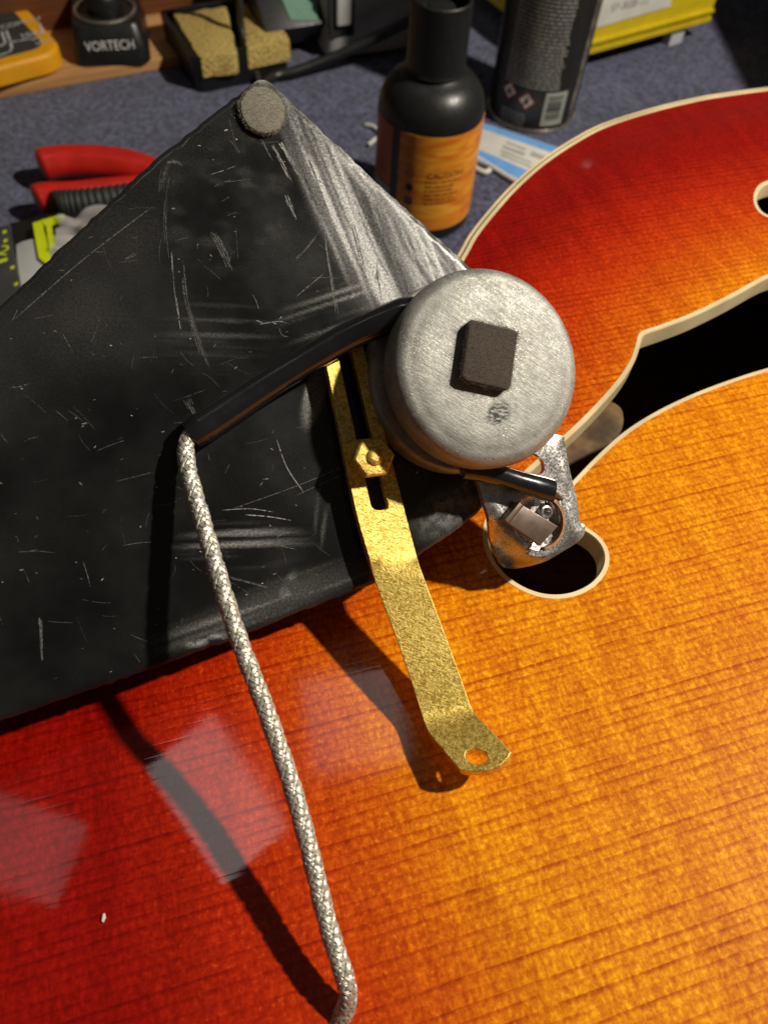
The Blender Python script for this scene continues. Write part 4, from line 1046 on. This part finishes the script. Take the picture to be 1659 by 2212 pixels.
for k, (ph, hh) in enumerate(((-40, 16.2), (-15, 14.2))):
    d = 3.9
    dm = obj('hazard_diamond', wrap(np.array([(-d, 0, 0), (0, -d, 0), (d, 0, 0), (0, d, 0)]), RCn, AC, co, math.radians(ph), hh, .14), [[0, 1, 2, 3]], M_hred, ca, smooth_angle=0)
    d = 3.1
    obj('diamond_field', wrap(np.array([(-d, 0, 0), (0, -d, 0), (d, 0, 0), (0, d, 0)]), RCn, AC, co, math.radians(ph), hh, .22), [[0, 1, 2, 3]], M_paper, ca, parent=dm, smooth_angle=0)
    if k == 0: ico = [(-.7, -1.5), (.8, -1.5), (1.1, -.2), (.5, .2), (.3, 1.6), (-.6, .6), (-1.1, -.3)]
    else: ico = [(-1.2, -1.4), (1.2, -1.4), (.7, -.5), (1.2, .1), (.5, .4), (.6, 1.5), (-.6, 1.5), (-.4, .3), (-1.3, .1), (-.6, -.5)]
    obj('pictogram', wrap(np.array([(x, y, 0) for x, y in ico]), RCn, AC, co, math.radians(ph), hh, .3), [list(range(len(ico)))], M_ink, ca, parent=dm, smooth_angle=0)

# yellow parts bin on a foot
zb = 9.0
a0, a1 = flat(1275, 112, zb), flat(1530, 42, zb); AY = axes_from(a0, a1); wY = np.linalg.norm(a1 - a0)
yo = (a0 + a1) / 2; yo[2] = ZC
yb = Root('parts_bin', yo, 'yellow plastic parts bin with white paper label behind the spray can', 'bin', axes=AY)
def ybox(nm, *q, mat=M_binyellow, par=None): return obj(nm, *box(*q, AY, yo), mat, yb, parent=par)
W2 = wY / 2 + 8
fp = ybox('front_wall', -8, 1.2, zb + 15, 2 * W2, 2.4, 30)
ybox('front_lip', -8, -0.8, zb + 5.2, 2 * W2 - .6, 2.2, 1.3, par=fp)
ybox('bottom_lip', -8, -.4, zb + 1.0, 2 * W2 + .4, 1.8, 2.0, par=fp)
ybox('side_wall', W2 - 9.4, 46, zb + 19, 2.2, 87, 38); ybox('side_wall', -W2 - 6.6, 46, zb + 19, 2.2, 87, 38)
ybox('back_wall', -8, 90, zb + 30, 2 * W2, 2.2, 60); ybox('floor', -8, 46, zb + 1.2, 2 * W2 - 4, 87, 2.0)
def on_bin(px, py):
    P0 = yo - 0.3 * AY[1]; d = dirw(px, py); k = ((P0 - CAM) @ AY[1]) / (d @ AY[1]); p = CAM + d * k - yo; return np.array([p @ AY[0], p @ AY[2]])
AYF = np.array([AY[0], AY[2], -AY[1]])
lq = [on_bin(1262, 66), on_bin(1448, 12), on_bin(1456, -60), on_bin(1262, -40)]
lb = obj('paper_label', *prism(np.array(lq), .2, .4, 0, AYF, yo), M_paper, yb)
v, f = text_mesh('SP-R08-22', 5.2); b0 = on_bin(1316, 26); b1 = on_bin(1400, 4); v[:, 0] *= (b1[0] - b0[0]) / v[:, 0].max()
obj('lettering', yo + (b0[0] + v[:, :1]) * AY[0] + (b0[1] + v[:, 1:2]) * AY[2] - .55 * AY[1], f, M_greyink, yb, parent=lb, smooth_angle=0)
fx_ = on_bin(1478, 48)[0]
for x in (fx_, -fx_ - 30): obj('foot', *box(x, 3.5, zb / 2 + .1, 9, 5, zb, AY, yo), M_panel, yb)

# white and blue card packet with a white hook lying beneath
cz = 2.4
cq = [flat(1038, 262, cz), flat(1222, 322, cz), flat(1165, 408, cz), flat(1018, 338, cz)]
ck = Root('card_packet', sum(cq) / 4 * [1, 1, 0] + [0, 0, ZC], 'white card packet with sky blue edge bands beside the orange bottle', 'packet')
cxy = np.array(cq)[:, :2]
crd = obj('card', *prism(cxy, ZC + .6, ZC + cz, .2), M_paper, ck)
def lerp2(u, v): return (cxy[0] * (1 - u) + cxy[1] * u) * (1 - v) + (cxy[3] * (1 - u) + cxy[2] * u) * v
def band(u0, u1, v0, v1, z): return prism(np.array([lerp2(u0, v0), lerp2(u1, v0), lerp2(u1, v1), lerp2(u0, v1)]), z, z + .1)
obj('blue_band', *band(.01, .99, .015, .17, ZC + cz), M_blue, ck, parent=crd); obj('blue_band', *band(.01, .99, .74, .985, ZC + cz), M_blue, ck, parent=crd)
pr = [band(.36, .60, .28, .33, ZC + cz + .02), band(.34, .62, .40, .46, ZC + cz + .02), band(.34, .74, .53, .57, ZC + cz + .02), band(.36, .76, .62, .66, ZC + cz + .02), band(.68, .9, .30, .40, ZC + cz + .02)]
obj('small_print', *merge(*pr), M_greyink, ck, parent=crd)
hk = catmull([flat(1150, 412, 1.4), flat(1100, 383, 1.4), flat(1050, 352, 1.6), flat(1026, 340, 1.8), flat(1018, 350, 1.6), flat(1030, 364, 1.4), flat(1048, 371, 1.4), flat(1058, 366, 1.4)], 6)
hr = Root('plastic_hook', hk[4] * [1, 1, 0] + [0, 0, ZC], 'thin white plastic hook peeking out under the card packet', 'hook')
obj('hook_rod', *tube(hk, 1.15, 10), M_paper, hr)
for k, (a_, b_) in enumerate((((790, 268), (818, 284)), ((796, 312), (822, 292)))):
    sc2 = catmull([flat(*a_, 1), (flat(*a_, 1) + flat(*b_, 1)) / 2 + [0.6, .8, .3], flat(*b_, 1)], 5)
    sr = Root('wire_scrap', sc2[0] * [1, 1, 0] + [0, 0, ZC], ('straight white wire scrap on the carpet nearer the soldering station', 'white wire scrap tucked beside the foot of the orange bottle')[k], 'scrap', 'white wire scraps')
    obj('insulation', *tube(sc2, .85, 8), M_paper, sr)

# red handled pliers
zc_ = 9.5
up = (0, 0, 1)
pr_ = Root('pliers', flat(300, 385) , 'red handled pliers with black ribbed grip half under the pickguard', 'pliers')
hp = catmull([flat(82, 358, zc_), flat(110, 352, zc_), flat(160, 348, zc_), flat(220, 350, zc_), flat(290, 358, zc_), flat(345, 372, zc_), flat(430, 410, zc_)], 6)
obj('handle', *tube(hp, lambda u: 7.0 * (0.12 + .88 * math.sqrt(1 - (1 - min(1, u / .11)) ** 2)) * (1 - .45 * smooth(.55, 1, u)), 20, .85, True, up), M_red, pr_, smooth_angle=80)
hp2 = catmull([flat(74, 432, zc_), flat(100, 425, zc_), flat(150, 424, zc_), flat(210, 418, zc_), flat(280, 408, zc_), flat(360, 398, zc_), flat(430, 398, zc_)], 6)
h2 = obj('handle', *tube(hp2, lambda u: 5.6 * (0.12 + .88 * math.sqrt(1 - (1 - min(1, u / .09)) ** 2)) * (1 - .35 * smooth(.5, 1, u)), 20, .95, True, up), M_red, pr_, smooth_angle=80)
gp = catmull([flat(112, 446, zc_ + .6), flat(135, 440, zc_ + .6), flat(180, 436, zc_ + .6), flat(240, 428, zc_ + .6), flat(300, 418, zc_ + .6), flat(350, 408, zc_ + .6)], 24)
obj('ribbed_grip', *tube(gp, lambda u: (5.3 + .38 * math.sin(u * 125)) * (0.35 + .65 * smooth(0, .14, u)) * (1 - .2 * u), 20, 1.0, True, up), M_rubber, pr_, parent=h2, smooth_angle=80)
hj = flat(500, 405, 9)
obj('head', *tube(catmull([flat(425, 404, 8), hj, flat(560, 402, 8), flat(640, 400, 8)], 6), lambda u: 8 * (.6 + .4 * math.sin(math.pi * u ** .7)), 16, .6, True, up), M_chrome, pr_)

# dark rule and clear wrapped tool at the left edge
zr = 14.0
rq = [flat(-60, 505, zr), flat(17, 483, zr), flat(50, 640, zr), flat(80, 800, zr), flat(-30, 830, zr)]
rl = Root('steel_rule', np.mean(rq, 0) * [1, 1, 0] + [0, 0, ZC], 'dark grey rule with yellow ticks beside the white wrapped tool', 'ruler')
rbl = obj('blade', *prism(np.array(rq)[:, :2], ZC + 8, ZC + zr, .5), M_ruler, rl)
def decal(nm, pts, z, mat, root, par, h=.12):
    return obj(nm, *prism(np.array([flat(*q, z)[:2] for q in pts]), ZC + z, ZC + z + h), mat, root, parent=par)
for x, y in ((8, 499), (10, 518), (25, 576), (33, 612)):
    decal('tick', ((x - 2, y), (x + 6, y - 3), (x + 6, y + 3), (x - 2, y + 5)), zr + .02, M_neon, rl, rbl)
v, f = text_mesh('2', 7.5); p = flat(-8, 549, zr)
obj('numeral', np.c_[p[0] + v[:, 0] * 1.0 - v[:, 1] * -.1, p[1] + v[:, 1] - .1 * v[:, 0], np.full(len(v), ZC + zr + .12)], f, M_neon, rl, parent=rbl, smooth_angle=0)
decal('tick', ((-6, 563), (16, 556), (16, 562), (-6, 570)), zr + .02, M_neon, rl, rbl)
zk = 12.0
kt = Root('wrapped_tool', flat(110, 540), 'white and neon yellow tool in clear wrap under the pickguard edge', 'tool')
kb = obj('backing', *prism(np.array([flat(*q, zk - 2)[:2] for q in ((20, 480), (150, 452), (260, 432), (420, 430), (420, 700), (70, 720))]), ZC + .4, ZC + zk - 2, .5), M_plastic_k, kt)
wp = catmull([flat(*q, zk + 1)[:2] for q in ((33, 535), (40, 522), (75, 512), (130, 505), (300, 520), (300, 700), (60, 700), (40, 600))], 4, True)
obj('white_panel', *prism(wp, ZC + zk - 3, ZC + zk + 1, 1.0), M_panel, kt)
decal('yellow_bar', ((73, 487), (92, 481), (112, 566), (108, 580), (86, 562)), zk + 1.1, M_neon, kt, None, 1.2)
decal('yellow_bar', ((92, 480), (140, 468), (138, 480), (96, 490)), zk + 1.2, M_neon, kt, None, 1.2)
decal('yellow_bar', ((101, 489), (112, 486), (120, 530), (108, 538)), zk + 1.15, M_neon, kt, None, 1.2)
# crinkled clear film
r_ = np.random.RandomState(8); nf = 26; V = []
fq = [flat(128, 470, zk + 3), flat(330, 420, zk + 3), flat(330, 640, zk + 3), flat(112, 560, zk + 3)]
zz = field(nf, nf, 1.0, 2.2, 1.1, 40, 6)
for i in range(nf):
    for j in range(nf):
        u, v_ = i / (nf - 1), j / (nf - 1); p = (fq[0] * (1 - u) + fq[1] * u) * (1 - v_) + (fq[3] * (1 - u) + fq[2] * u) * v_
        V.append(p + [0, 0, (zz[i, j] - .5) * 7])
F = [[i * nf + j, i * nf + j + 1, (i + 1) * nf + j + 1, (i + 1) * nf + j] for i in range(nf - 1) for j in range(nf - 1)]
tf = NT('clear_film'); tf.set(color=(0.55, 0.52, 0.50), rough=.15, alpha=.55, spec=.8)
obj('clear_film', V, F, tf.m, kt, smooth_angle=60)

# unseen case added right of the bin to shade the carpet behind the guitar
tcx, tcy = 232.0, 305.0
tk = Root('shade_blocker', (tcx + 60, tcy + 120, ZC), 'unseen dark grey case added right of the yellow bin to shade the carpet', 'shade blocker')
tb_ = obj('blocker_body', *prism(rrect(120, 240, 6, 4, (tcx + 60, tcy + 120)), ZC + .3, ZC + 78, 3), M_dkgrey, tk)
obj('blocker_lid', *prism(rrect(121, 241, 6, 4, (tcx + 60, tcy + 120)), ZC + 79, ZC + 110, 4), M_dkgrey, tk)
obj('handle', *tube(catmull([(tcx + 55, tcy - 1, ZC + 60), (tcx + 52, tcy - 12, ZC + 62), (tcx + 52, tcy - 14, ZC + 90), (tcx + 55, tcy - 1, ZC + 92)], 6), 3, 10), M_plastic_k, tk)

# a small raised white fleck on the red part of the soundboard
lt = np.array([top_at(*q) for q in ((223, 1976), (227, 1974), (229, 1983), (224, 1994), (220, 1992))])
lz = float(lt[:, 2].mean())
o = obj('white_fleck', *prism(lt[:, :2], lz + .03, lz + .35, .1), M_paper); tag(o, 'tiny white fleck on the red soundboard beside the cable shadow', 'lint')
